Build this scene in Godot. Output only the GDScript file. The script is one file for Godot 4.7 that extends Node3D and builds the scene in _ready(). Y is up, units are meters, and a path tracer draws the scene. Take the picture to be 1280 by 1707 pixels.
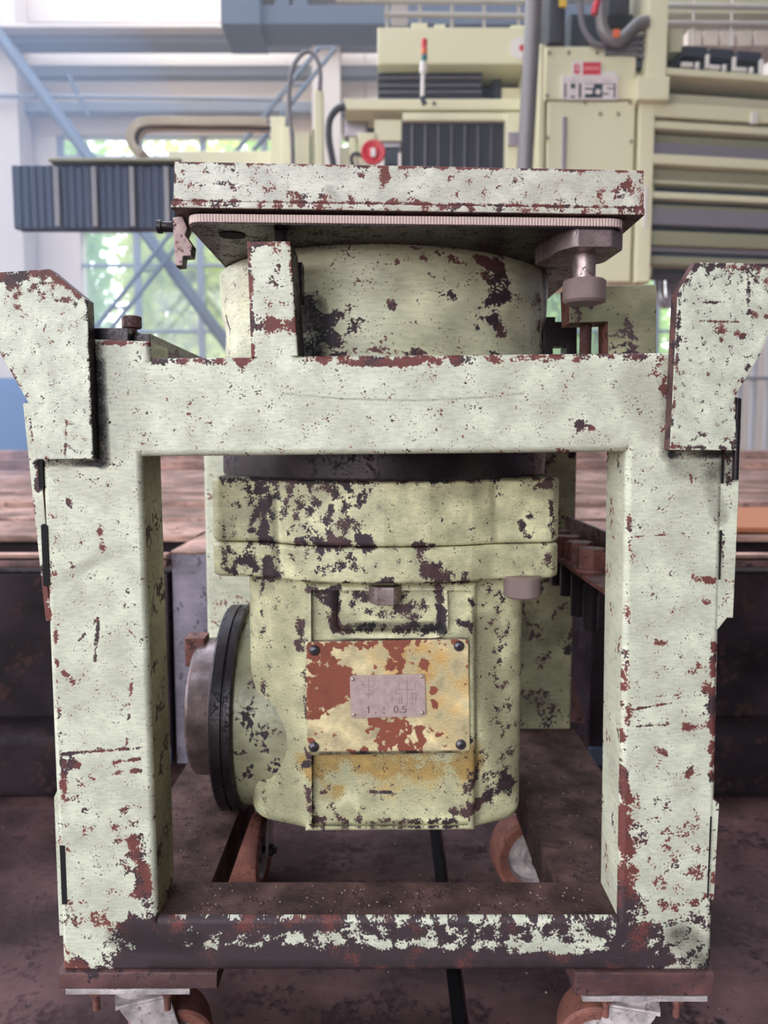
extends Node3D

# ------------------------------------------------------------------ measures
const F := 1284.0                 # focal length in pixels of the 1280 x 1707 frame
const TILT := 0.0920              # radians the camera looks down
const EYE := Vector3(0, 0.85, 0.9)
const OUT := Vector3(0, 0, 1)
const DOWN := Transform3D(Vector3(1, 0, 0), Vector3(0, 0, 1), Vector3(0, -1, 0), Vector3.ZERO)   # local (x, z, down) to world
const PLAN := Transform3D(Vector3(1, 0, 0), Vector3(0, 0, -1), Vector3(0, 1, 0), Vector3.ZERO)   # local (x, depth, up) to world

# the point where a line of sight meets the upright plane at z
func at(px: float, py: float, z := 0.0) -> Vector3:
	var a := (px - 640.0) / F
	var b := -(py - 853.5) / F
	var d := Vector3(a, b * cos(TILT) - sin(TILT), -b * sin(TILT) - cos(TILT))
	return EYE + d * ((z - EYE.z) / d.z)

func flat(list: Array, z := 0.0) -> PackedVector2Array:
	var r := PackedVector2Array()
	for i in range(0, list.size(), 2):
		var p := at(list[i], list[i + 1], z)
		r.append(Vector2(p.x, p.y))
	return r

func pairs(list: Array) -> PackedVector2Array:
	var r := PackedVector2Array()
	for i in range(0, list.size(), 2):
		r.append(Vector2(list[i], list[i + 1]))
	return r

# ------------------------------------------------------------------ mesh building
class Soup:
	var mats: Array = []
	var verts: Array = []
	var uvs: Array = []
	var cur := -1
	var xf := Transform3D()
	var uv_at := Vector2.ZERO
	var uv_size := Vector2.ONE
	var uv_front := false      # texture laid on square to the thing's own front, whatever the shape

	func use(m: Material) -> void:
		cur = mats.find(m)
		if cur < 0:
			cur = mats.size()
			mats.append(m)
			verts.append(PackedVector3Array())
			uvs.append(PackedVector2Array())

	func planar(p: Vector2) -> Vector2:
		return Vector2((p.x - uv_at.x) / uv_size.x, (uv_at.y - p.y) / uv_size.y)

	func tri(a: Vector3, b: Vector3, c: Vector3, hint: Vector3, ua := Vector2.ZERO, ub := Vector2.ZERO, uc := Vector2.ZERO) -> void:
		var n := (b - a).cross(c - a)
		if n.length_squared() < 1e-20:
			return
		var v: PackedVector3Array = verts[cur]
		var u: PackedVector2Array = uvs[cur]
		if uv_front:
			var fa := xf * a
			var fb := xf * b
			var fc := xf * c
			ua = planar(Vector2(fa.x, fa.y)); ub = planar(Vector2(fb.x, fb.y)); uc = planar(Vector2(fc.x, fc.y))
		if n.dot(hint) > 0.0:
			v.append(xf * a); v.append(xf * c); v.append(xf * b)
			u.append(ua); u.append(uc); u.append(ub)
		else:
			v.append(xf * a); v.append(xf * b); v.append(xf * c)
			u.append(ua); u.append(ub); u.append(uc)
		verts[cur] = v
		uvs[cur] = u

	func quad(a: Vector3, b: Vector3, c: Vector3, d: Vector3, hint: Vector3, ua := Vector2.ZERO, ub := Vector2.ZERO, uc := Vector2.ZERO, ud := Vector2.ZERO) -> void:
		tri(a, b, c, hint, ua, ub, uc)
		tri(a, c, d, hint, ua, uc, ud)

	func finish(crease := 35.0) -> ArrayMesh:
		var near := {}
		var normals: Array = []
		var limit := cos(deg_to_rad(crease))
		var faces := PackedVector3Array()
		for k in mats.size():
			var v: PackedVector3Array = verts[k]
			for t in v.size() / 3:
				var n := (v[t * 3 + 2] - v[t * 3]).cross(v[t * 3 + 1] - v[t * 3])
				for c in 3:
					var key := Vector3i((v[t * 3 + c] * 20000.0).round())
					if near.has(key):
						near[key].append(faces.size())
					else:
						near[key] = [faces.size()]
				faces.append(n)
		var unit := PackedVector3Array()
		for n in faces:
			unit.append(n.normalized())
		var m := ArrayMesh.new()
		var f := 0
		for k in mats.size():
			var v: PackedVector3Array = verts[k]
			if v.is_empty():
				continue
			var ns := PackedVector3Array()
			ns.resize(v.size())
			for t in v.size() / 3:
				for c in 3:
					var key := Vector3i((v[t * 3 + c] * 20000.0).round())
					var sum := Vector3.ZERO
					for g in near[key]:
						if unit[g].dot(unit[f]) > limit:
							sum += faces[g]
					ns[t * 3 + c] = sum.normalized() if sum.length_squared() > 0.0 else unit[f]
				f += 1
			var a := []
			a.resize(Mesh.ARRAY_MAX)
			a[Mesh.ARRAY_VERTEX] = v
			a[Mesh.ARRAY_NORMAL] = ns
			a[Mesh.ARRAY_TEX_UV] = uvs[k]
			m.add_surface_from_arrays(Mesh.PRIMITIVE_TRIANGLES, a)
			m.surface_set_material(m.get_surface_count() - 1, mats[k])
		return m

	# an outline extruded from zb to zf with rounded front (and back) edges; edges listed in joint stay sharp and open
	func prism(poly: PackedVector2Array, zf: float, zb: float, bev := 0.002, side: Material = null, joint: Array = [], steps := 3, back := false) -> void:
		var n := poly.size()
		var area := 0.0
		for i in n:
			area += poly[i].cross(poly[(i + 1) % n])
		if area < 0.0:
			poly.reverse()
		var front: Material = mats[cur]
		var inset := PackedVector2Array()
		for i in n:
			var e0 := (poly[i] - poly[(i + n - 1) % n]).normalized()
			var e1 := (poly[(i + 1) % n] - poly[i]).normalized()
			var n0 := Vector2(-e0.y, e0.x)
			var n1 := Vector2(-e1.y, e1.x)
			var d0 := 0.0 if joint.has((i + n - 1) % n) else bev
			var d1 := 0.0 if joint.has(i) else bev
			var det := n0.cross(n1)
			if absf(det) < (0.3 if d0 != d1 else 0.02):
				var off := n1 * maxf(d0, d1)
				if d0 < d1:
					off -= e0 * bev
				elif d1 < d0:
					off += e1 * bev
				inset.append(poly[i] + off)
			else:
				var off := Vector2((d0 * n1.y - d1 * n0.y) / det, (n0.x * d1 - n1.x * d0) / det)
				inset.append(poly[i] + off.limit_length(bev * 4.0))
		for end in ([1, -1] if back else [1]):
			var z0: float = (zf if end == 1 else zb) - bev * end
			for i in n:
				var j := (i + 1) % n
				var e := (poly[j] - poly[i]).normalized()
				var o := Vector2(e.y, -e.x)
				for k in steps:
					var t0 := PI / 2 * k / steps
					var t1 := PI / 2 * (k + 1) / steps
					var a := poly[i].lerp(inset[i], 1.0 - cos(t0))
					var b := poly[j].lerp(inset[j], 1.0 - cos(t0))
					var c := poly[j].lerp(inset[j], 1.0 - cos(t1))
					var d := poly[i].lerp(inset[i], 1.0 - cos(t1))
					var za: float = z0 + end * bev * sin(t0)
					var zc: float = z0 + end * bev * sin(t1)
					quad(Vector3(a.x, a.y, za), Vector3(b.x, b.y, za), Vector3(c.x, c.y, zc), Vector3(d.x, d.y, zc), Vector3(o.x, o.y, 0) * cos(t0 + 0.1) + Vector3(0, 0, end) * sin(t0 + 0.1), planar(a), planar(b), planar(c), planar(d))
		var idx := Geometry2D.triangulate_polygon(inset)
		for k in range(0, idx.size(), 3):
			var a := inset[idx[k]]
			var b := inset[idx[k + 1]]
			var c := inset[idx[k + 2]]
			tri(Vector3(a.x, a.y, zf), Vector3(b.x, b.y, zf), Vector3(c.x, c.y, zf), Vector3(0, 0, 1), planar(a), planar(b), planar(c))
		if side:
			use(side)
		var capped := inset if back else poly
		idx = Geometry2D.triangulate_polygon(capped)
		for k in range(0, idx.size(), 3):
			var a := capped[idx[k]]
			var b := capped[idx[k + 1]]
			var c := capped[idx[k + 2]]
			tri(Vector3(a.x, a.y, zb), Vector3(b.x, b.y, zb), Vector3(c.x, c.y, zb), Vector3(0, 0, -1), planar(a), planar(b), planar(c))
		var zbb := zb + (bev if back else 0.0)
		for i in n:
			if joint.has(i):
				continue
			var j := (i + 1) % n
			var e := (poly[j] - poly[i]).normalized()
			quad(Vector3(poly[i].x, poly[i].y, zf - bev), Vector3(poly[j].x, poly[j].y, zf - bev), Vector3(poly[j].x, poly[j].y, zbb), Vector3(poly[i].x, poly[i].y, zbb), Vector3(e.y, -e.x, 0), planar(poly[i]), planar(poly[j]), planar(poly[j]), planar(poly[i]))
		mats[cur] = mats[cur]
		use(front)

	func box(lo: Vector3, hi: Vector3, bev := 0.002) -> void:
		var a := Vector3(minf(lo.x, hi.x), minf(lo.y, hi.y), minf(lo.z, hi.z))
		var b := Vector3(maxf(lo.x, hi.x), maxf(lo.y, hi.y), maxf(lo.z, hi.z))
		bev = minf(bev, minf(b.x - a.x, minf(b.y - a.y, b.z - a.z)) * 0.4)
		prism(PackedVector2Array([Vector2(a.x, a.y), Vector2(b.x, a.y), Vector2(b.x, b.y), Vector2(a.x, b.y)]), b.z, a.z, bev, null, [], 2, true)

	# a profile of (radius, height), listed from the bottom up round the outside, spun about local y
	func lathe(profile: PackedVector2Array, sides := 32, how := Transform3D()) -> void:
		var keep := xf
		xf = xf * how
		for i in profile.size() - 1:
			var p := profile[i]
			var q := profile[i + 1]
			var d := q - p
			for k in sides:
				var t0 := TAU * k / sides
				var t1 := TAU * (k + 1) / sides
				var c0 := Vector3(cos(t0), 0, -sin(t0))
				var c1 := Vector3(cos(t1), 0, -sin(t1))
				var m := Vector3(cos((t0 + t1) / 2), 0, -sin((t0 + t1) / 2))
				var u0 := float(k) / sides
				var u1 := float(k + 1) / sides
				quad(c0 * p.x + Vector3(0, p.y, 0), c1 * p.x + Vector3(0, p.y, 0), c1 * q.x + Vector3(0, q.y, 0), c0 * q.x + Vector3(0, q.y, 0), m * d.y + Vector3(0, -d.x, 0), Vector2(u0, -p.y / uv_size.y), Vector2(u1, -p.y / uv_size.y), Vector2(u1, -q.y / uv_size.y), Vector2(u0, -q.y / uv_size.y))
		xf = keep

	func tube(path: PackedVector3Array, r: float, sides := 8) -> void:
		var up := Vector3(0.13, 0.31, 0.94).normalized()
		var rings: Array = []
		for i in path.size():
			var t := (path[mini(i + 1, path.size() - 1)] - path[maxi(i - 1, 0)]).normalized()
			var s := t.cross(up).normalized()
			up = s.cross(t).normalized()
			var ring := PackedVector3Array()
			for k in sides:
				ring.append(path[i] + (s * cos(TAU * k / sides) + up * sin(TAU * k / sides)) * r)
			rings.append(ring)
		for i in path.size() - 1:
			for k in sides:
				var k2 := (k + 1) % sides
				var mid: Vector3 = (rings[i][k] + rings[i][k2]) / 2.0 - path[i]
				quad(rings[i][k], rings[i][k2], rings[i + 1][k2], rings[i + 1][k], mid)
		for e in [0, path.size() - 1]:
			var out: Vector3 = (path[e] - path[1 if e == 0 else e - 1])
			for k in range(1, sides - 1):
				tri(rings[e][0], rings[e][k], rings[e][k + 1], out)

func begin(m: Material) -> Soup:
	var s := Soup.new()
	s.use(m)
	return s

func put(s: Soup, called: String, parent: Node, crease := 35.0) -> MeshInstance3D:
	var o := MeshInstance3D.new()
	o.name = called
	o.mesh = s.finish(crease)
	o.cast_shadow = GeometryInstance3D.SHADOW_CASTING_SETTING_ON
	parent.add_child(o, true)
	number(o, called)
	return o

func number(o: Node, called: String) -> void:
	if o.name == called:
		return
	var k := 1
	while o.get_parent().has_node("%s_%03d" % [called, k]):
		k += 1
	o.name = "%s_%03d" % [called, k]

func thing(called: String, label: String, category: String, where := Vector3.ZERO, group := "") -> Node3D:
	var o := Node3D.new()
	o.name = called
	add_child(o, true)
	number(o, called)
	o.position = where
	tag(o, label, category, group)
	return o

func tag(o: Node, label: String, category: String, group := "") -> void:
	o.set_meta("label", label)
	o.set_meta("category", category)
	if group:
		o.set_meta("group", group)

func struct(s: Soup, called: String) -> MeshInstance3D:
	var o := put(s, called, self)
	o.set_meta("kind", "structure")
	return o

# a box whose front face fills that rectangle of the view at the plane z
func slab(s: Soup, x0: float, y0: float, x1: float, y1: float, z: float, deep: float, bev := 0.004) -> void:
	var a := at(x0, y1, z)
	var b := at(x1, y0, z)
	s.box(Vector3(a.x, a.y, z - deep), Vector3(b.x, b.y, z), bev)

func part(called: String, m: Material, parent: Node, r: Array, z: float, deep: float, bev := 0.004) -> MeshInstance3D:
	var s := begin(m)
	slab(s, r[0], r[1], r[2], r[3], z, deep, bev)
	return put(s, called, parent)

func bar(called: String, m: Material, parent: Node, list: Array, z: float, r: float, sides := 8) -> MeshInstance3D:
	var s := begin(m)
	s.tube(curve(list, z), r, sides)
	return put(s, called, parent)

func curve(list: Array, z: float, fine := 6) -> PackedVector3Array:
	var p := PackedVector3Array()
	for i in range(0, list.size(), 2):
		p.append(at(list[i], list[i + 1], z))
	if p.size() < 3:
		return p
	var r := PackedVector3Array()
	for i in p.size() - 1:
		for k in fine:
			r.append(p[i].cubic_interpolate(p[i + 1], p[maxi(i - 1, 0)], p[mini(i + 2, p.size() - 1)], float(k) / fine))
	r.append(p[p.size() - 1])
	return r

# rounds the corners of an outline; radius one number or one per corner
func soften(poly: PackedVector2Array, radius, steps := 4) -> PackedVector2Array:
	var r := PackedVector2Array()
	var n := poly.size()
	for i in n:
		var want: float = radius[i] if radius is Array else radius
		var a := poly[(i + n - 1) % n] - poly[i]
		var b := poly[(i + 1) % n] - poly[i]
		var half := absf(a.angle_to(b)) / 2.0
		var cut := minf(want / maxf(tan(half), 0.05), minf(a.length(), b.length()) * 0.48)
		if want <= 0.0 or half > 1.54:
			r.append(poly[i])
			continue
		var p := poly[i] + a.normalized() * cut
		var q := poly[i] + b.normalized() * cut
		for k in steps + 1:
			var t := float(k) / steps
			r.append(p.lerp(poly[i], t).lerp(poly[i].lerp(q, t), t))
	return r

func rect(x0: float, y0: float, x1: float, y1: float) -> PackedVector2Array:
	return PackedVector2Array([Vector2(x0, y0), Vector2(x1, y0), Vector2(x1, y1), Vector2(x0, y1)])

func hexagon(r: float, turn := 0.0) -> PackedVector2Array:
	var p := PackedVector2Array()
	for k in 6:
		p.append(Vector2.from_angle(TAU * k / 6 + turn) * r)
	return p

# ------------------------------------------------------------------ surfaces
func noise(w: int, h: int, kind: int, freq: float, octaves: int, seed_: int, tile := false, stretch := 1) -> PackedByteArray:
	var n := FastNoiseLite.new()
	n.noise_type = kind
	n.seed = seed_
	n.frequency = freq
	n.fractal_octaves = octaves
	n.fractal_gain = 0.55
	if octaves <= 1:
		n.fractal_type = FastNoiseLite.FRACTAL_NONE
	var im: Image
	if tile:
		im = n.get_seamless_image(w / stretch, h)
	else:
		im = n.get_image(w / stretch, h)
	if stretch > 1:
		im.resize(w, h, Image.INTERPOLATE_BILINEAR)
	im.convert(Image.FORMAT_L8)
	return im.get_data()

# Chipped enamel: paint over primer over bare metal. strokes are [x0, y0, x1, y1, radius, strength, kind] in texture pixels:
# kind 0 wears the paint off, 1 lets bare dark metal show in what is worn, 2 is dirt and painted shade, 3 is brown stain. Returns [colour, (height, roughness, metal)].
func enamel(w: int, h: int, seed_: int, o: Dictionary) -> Array:
	var tile: bool = o.get("tile", false)
	var freq: float = o.get("freq", 0.02)
	var na := noise(w, h, FastNoiseLite.TYPE_SIMPLEX, freq, 5, seed_, tile)
	var nc := noise(w, h, FastNoiseLite.TYPE_SIMPLEX, freq * 6.0, 3, seed_ + 1, tile)
	var nb := noise(w, h, FastNoiseLite.TYPE_SIMPLEX, freq * 0.35, 4, seed_ + 2, tile)
	var ns := noise(w, h, FastNoiseLite.TYPE_SIMPLEX, freq * 6.0, 2, seed_ + 3, tile, 4)
	var bw := (w + 1) / 2
	var bh := (h + 1) / 2
	var fields: Array = []
	for k in 4:
		var a := PackedFloat32Array()
		a.resize(bw * bh)
		fields.append(a)
	for st in o.get("strokes", []):
		var p := Vector2(st[0], st[1]) / 2.0
		var q := Vector2(st[2], st[3]) / 2.0
		var r: float = maxf(st[4] / 2.0, 0.8)
		var strength: float = st[5]
		var field: PackedFloat32Array = fields[int(st[6])]
		var d := q - p
		var l2 := maxf(d.length_squared(), 1e-6)
		for y in range(maxi(0, int(minf(p.y, q.y) - r)), mini(bh, int(maxf(p.y, q.y) + r) + 2)):
			for x in range(maxi(0, int(minf(p.x, q.x) - r)), mini(bw, int(maxf(p.x, q.x) + r) + 2)):
				var v := Vector2(x, y) - p
				var t := clampf(v.dot(d) / l2, 0.0, 1.0)
				var away := (v - d * t).length() / r
				if away < 1.0:
					field[y * bw + x] += strength * (1.0 - away * away)
		fields[int(st[6])] = field
	var wear: PackedFloat32Array = fields[0]
	var bare: PackedFloat32Array = fields[1]
	var dirt_and_shade: PackedFloat32Array = fields[2]
	var stain: PackedFloat32Array = fields[3]
	var paint: Color = o.get("paint", Color8(206, 206, 184))
	var primer: Color = o.get("primer", Color8(112, 60, 54))
	var dark: Color = o.get("dark", Color8(60, 46, 50))
	var limit: float = o.get("limit", 182.0)
	var dark_limit: float = o.get("dark_limit", 150.0)
	var blotch: float = o.get("blotch", 0.10)
	var streak: float = o.get("streak", 0.05)
	var hard: float = o.get("hard", 0.09)
	var grain: float = o.get("grain", 0.34)
	var gain: float = o.get("gain", 1.32)
	var speck_limit: float = o.get("specks", 216.0)
	var pr := paint.r * 255.0
	var pg := paint.g * 255.0
	var pb := paint.b * 255.0
	var cr := primer.r * 255.0
	var cg := primer.g * 255.0
	var cb := primer.b * 255.0
	var dr := dark.r * 255.0 - cr
	var dg := dark.g * 255.0 - cg
	var db := dark.b * 255.0 - cb
	var rough_paint: float = o.get("rough", 105.0)
	var metal: float = o.get("metal", 0.0)
	var col := PackedByteArray()
	var pack := PackedByteArray()
	col.resize(w * h * 3)
	pack.resize(w * h * 3)
	var i := 0
	var j := 0
	for y in h:
		var row := (y >> 1) * bw
		for x in w:
			var b := row + (x >> 1)
			var fine: float = nc[i]
			var broad: float = nb[i]
			var v: float = na[i] * (1.0 - grain) + fine * grain + wear[b] * gain - limit
			var speck: float = fine + (na[i] - 128.0) * 0.3 + wear[b] * 0.25 - speck_limit
			var chip := clampf(maxf(v * hard, speck * 0.07), 0.0, 1.0)
			var sh := 1.0 + (broad - 128.0) * blotch * 0.0078 + (ns[i] - 128.0) * streak * 0.0078
			if v > -9.0 and chip <= 0.0:
				sh += 0.05  # painted highlight along the rim of each chip
			var dk := clampf((broad * 0.6 + fine * 0.4 + bare[b] - dark_limit) * 0.08, 0.0, 1.0)
			var darkening := 1.0
			if dirt_and_shade[b] > 0.0:
				darkening = clampf(1.0 - dirt_and_shade[b] * (0.75 + (broad - 128.0) * 0.006 + (fine - 128.0) * 0.0015) * 0.0062, 0.14, 1.0)
			var ru := 0.0
			if stain[b] > 0.0:
				ru = clampf(stain[b] * (broad + fine * 0.4 - 130.0) * 0.00008, 0.0, 0.7)
			var keep := (1.0 - chip) * sh
			var sc := chip * (0.82 + fine * 0.0014)
			col[j] = clampi(int((pr * keep * (1.0 - ru * 0.26) + (cr + dr * dk) * sc) * darkening), 0, 255)
			col[j + 1] = clampi(int((pg * keep * (1.0 - ru * 0.44) + (cg + dg * dk) * sc) * (darkening * 0.96 + 0.04 * darkening * darkening)), 0, 255)
			col[j + 2] = clampi(int((pb * keep * (1.0 - ru * 0.68) + (cb + db * dk) * sc) * (darkening * 0.93 + 0.07 * darkening * darkening)), 0, 255)
			pack[j] = clampi(int((1.0 - chip) * 190.0 + (ns[i] - 128.0) * 0.22 + (fine - 128.0) * 0.18 + 30.0), 0, 255)
			pack[j + 1] = clampi(int(rough_paint + chip * 70.0 + (fine - 128.0) * 0.35 + (1.0 - darkening) * 60.0), 20, 255)
			pack[j + 2] = int(chip * dk * metal)
			i += 1
			j += 3
	var c := ImageTexture.create_from_image(Image.create_from_data(w, h, false, Image.FORMAT_RGB8, col))
	var p := ImageTexture.create_from_image(Image.create_from_data(w, h, false, Image.FORMAT_RGB8, pack))
	return [c, p]

func coated(t: Array, relief := 0.05, tiling := 0.0) -> StandardMaterial3D:
	var m := StandardMaterial3D.new()
	m.albedo_texture = t[0]
	m.roughness_texture = t[1]
	m.roughness_texture_channel = BaseMaterial3D.TEXTURE_CHANNEL_GREEN
	m.metallic = 1.0
	m.metallic_texture = t[1]
	m.metallic_texture_channel = BaseMaterial3D.TEXTURE_CHANNEL_BLUE
	m.heightmap_enabled = true
	m.heightmap_texture = t[1]
	m.heightmap_scale = relief
	if tiling > 0.0:
		m.uv1_triplanar = true
		m.uv1_world_triplanar = true
		m.uv1_triplanar_sharpness = 6.0
		m.uv1_scale = Vector3.ONE / tiling
	return m

func plain(c: Color, rough := 0.6, metal := 0.0) -> StandardMaterial3D:
	var m := StandardMaterial3D.new()
	m.albedo_color = c
	m.roughness = rough
	m.metallic = metal
	return m

# the chips, dirt and painted shade of a flat face, traced in view pixels, turned into texture pixels of that face
func chips(list: Array, z: float, s: Soup, w: int, h: int) -> Array:
	var r: Array = []
	for c in list:
		var a := s.planar(flat([c[0], c[1]], z)[0])
		var b := s.planar(flat([c[2], c[3]], z)[0])
		var size: float = c[4] * 0.00071 * (0.9 - z) / 0.9 / s.uv_size.x * w
		r.append([a.x * w, a.y * h, b.x * w, b.y * h, size, c[5], c[6]])
	return r

var M := {}

func make_materials() -> void:
	M.enamel = coated(enamel(512, 512, 11, {"tile": true, "freq": 0.014, "limit": 180.0}), 0.04, 0.45)
	M.enamel_shaded = coated(enamel(512, 512, 21, {"tile": true, "freq": 0.012, "limit": 160.0, "primer": Color8(72, 52, 54), "dark": Color8(46, 38, 44), "paint": Color8(146, 143, 114), "blotch": 0.25}), 0.05, 0.4)  # chipped enamel darkened to carry the shade of inner and rear faces
	M.primer = coated(enamel(512, 512, 31, {"tile": true, "freq": 0.02, "limit": 146.0, "paint": Color8(92, 62, 60), "primer": Color8(74, 52, 54), "dark": Color8(54, 42, 46), "rough": 150.0, "blotch": 0.3}), 0.03, 0.4)
	M.dust = coated(enamel(512, 512, 41, {"tile": true, "freq": 0.02, "limit": 150.0, "paint": Color8(84, 64, 60), "primer": Color8(68, 50, 49), "dark": Color8(50, 40, 42), "rough": 215.0, "blotch": 0.35, "hard": 0.02}), 0.16, 0.35)
	M.floor = coated(enamel(1024, 1024, 51, {"tile": true, "freq": 0.008, "limit": 140.0, "paint": Color8(78, 57, 57), "primer": Color8(60, 44, 46), "dark": Color8(46, 36, 38), "rough": 165.0, "blotch": 0.45, "hard": 0.015}), 0.12, 1.2)
	M.steel = coated(enamel(256, 256, 61, {"tile": true, "freq": 0.03, "limit": 150.0, "paint": Color8(160, 142, 140), "primer": Color8(120, 94, 90), "dark": Color8(96, 78, 76), "rough": 95.0, "blotch": 0.3, "hard": 0.03}), 0.01, 0.15)
	M.steel.metallic_texture = null
	M.steel.metallic = 0.45
	M.gunmetal = coated(enamel(256, 256, 65, {"tile": true, "freq": 0.03, "limit": 165.0, "paint": Color8(124, 106, 106), "primer": Color8(100, 80, 80), "dark": Color8(80, 64, 66), "rough": 85.0, "blotch": 0.3, "hard": 0.03}), 0.01, 0.15)
	M.gunmetal.metallic_texture = null
	M.gunmetal.metallic = 0.4
	M.black_steel = coated(enamel(256, 256, 71, {"tile": true, "freq": 0.03, "limit": 150.0, "paint": Color8(52, 44, 48), "primer": Color8(42, 35, 38), "dark": Color8(33, 28, 31), "rough": 100.0, "blotch": 0.3, "hard": 0.03}), 0.01, 0.3)
	M.black_steel.metallic_texture = null
	M.black_steel.metallic = 0.45
	M.rust = coated(enamel(256, 256, 81, {"tile": true, "freq": 0.03, "limit": 140.0, "paint": Color8(118, 74, 66), "primer": Color8(90, 58, 54), "dark": Color8(72, 50, 50), "rough": 150.0, "blotch": 0.3, "hard": 0.03}), 0.03, 0.2)
	M.floor.metallic_specular = 0.25
	M.dust.metallic_specular = 0.25
	M.zinc = coated(enamel(128, 128, 95, {"tile": true, "freq": 0.05, "limit": 170.0, "paint": Color8(190, 178, 176), "primer": Color8(140, 124, 120), "dark": Color8(110, 96, 92), "rough": 120.0, "blotch": 0.25, "hard": 0.03}), 0.01, 0.12)
	M.tyre = coated(enamel(256, 256, 91, {"tile": true, "freq": 0.03, "limit": 160.0, "paint": Color8(134, 84, 72), "primer": Color8(110, 72, 64), "dark": Color8(96, 66, 60), "rough": 190.0, "blotch": 0.2, "hard": 0.03}), 0.03, 0.2)
	M.slot = plain(Color8(22, 18, 20), 0.9)
	# the machine and hall behind
	M.green = plain(Color8(226, 220, 186), 0.5)
	M.green_shade = plain(Color8(198, 193, 164), 0.55)
	M.olive = plain(Color8(150, 148, 122), 0.55)
	M.bellows = plain(Color8(52, 54, 66), 0.7)
	M.bellows_rib = plain(Color8(126, 122, 126), 0.5, 0.3)
	M.machine_steel = plain(Color8(168, 160, 168), 0.35, 0.5)
	M.recess = plain(Color8(62, 70, 78), 0.7)
	M.rubber = plain(Color8(52, 50, 58), 0.6)
	M.hose = plain(Color8(112, 106, 112), 0.5)
	M.pipe = plain(Color8(128, 122, 124), 0.45, 0.3)
	M.white = plain(Color8(228, 222, 216), 0.5)
	M.red = plain(Color8(206, 52, 66), 0.4)
	M.yellow = plain(Color8(230, 186, 60), 0.5)
	M.teal = plain(Color8(40, 110, 104), 0.4)
	M.amber = plain(Color8(222, 110, 70), 0.4)
	M.rail = plain(Color8(176, 168, 158), 0.5)
	M.wall = plain(Color8(238, 220, 204), 0.9)
	M.girt = plain(Color8(138, 140, 144), 0.6)
	M.brace = plain(Color8(104, 112, 122), 0.6)
	M.girder = plain(Color8(92, 102, 118), 0.6)
	M.concrete = plain(Color8(222, 206, 192), 0.9)
	M.mullion = plain(Color8(150, 156, 168), 0.6)
	M.blue = plain(Color8(116, 146, 184), 0.6)

# ------------------------------------------------------------------ the scene
func _ready() -> void:
	var cam := Camera3D.new()
	cam.name = "camera"
	add_child(cam)
	cam.position = EYE
	cam.rotation = Vector3(-TILT, 0, 0)
	var lens := CameraAttributesPhysical.new()
	lens.frustum_focal_length = 12.0 / (853.5 / F)
	lens.frustum_focus_distance = 0.9
	lens.frustum_near = 0.05
	lens.frustum_far = 300.0
	lens.exposure_aperture = lens.frustum_focal_length / 5.6
	cam.attributes = lens
	cam.current = true

	var sky_look := ProceduralSkyMaterial.new()
	sky_look.sky_top_color = Color(0.88, 0.93, 1.0)
	sky_look.sky_horizon_color = Color(1.0, 0.965, 0.92)
	sky_look.ground_horizon_color = Color(0.62, 0.58, 0.52)
	sky_look.ground_bottom_color = Color(0.4, 0.37, 0.33)
	sky_look.sky_energy_multiplier = 1.0
	var sky := Sky.new()
	sky.sky_material = sky_look
	var env := Environment.new()
	env.background_mode = Environment.BG_SKY
	env.sky = sky
	env.background_energy_multiplier = 5.0
	env.tonemap_mode = Environment.TONE_MAPPER_LINEAR
	env.tonemap_exposure = 1.32
	env.volumetric_fog_enabled = true
	env.volumetric_fog_density = 0.0
	env.sdfgi_enabled = true
	env.ssao_enabled = true
	env.ssil_enabled = true
	var around := WorldEnvironment.new()
	around.name = "environment"
	around.environment = env
	add_child(around)

	make_materials()
	hall()
	tables()
	gantry()
	trolley()
	milling_head()
	grit()
	settle()
	print("built in ", Time.get_ticks_msec() / 1000.0, " s, fov ", cam.fov)

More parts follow.
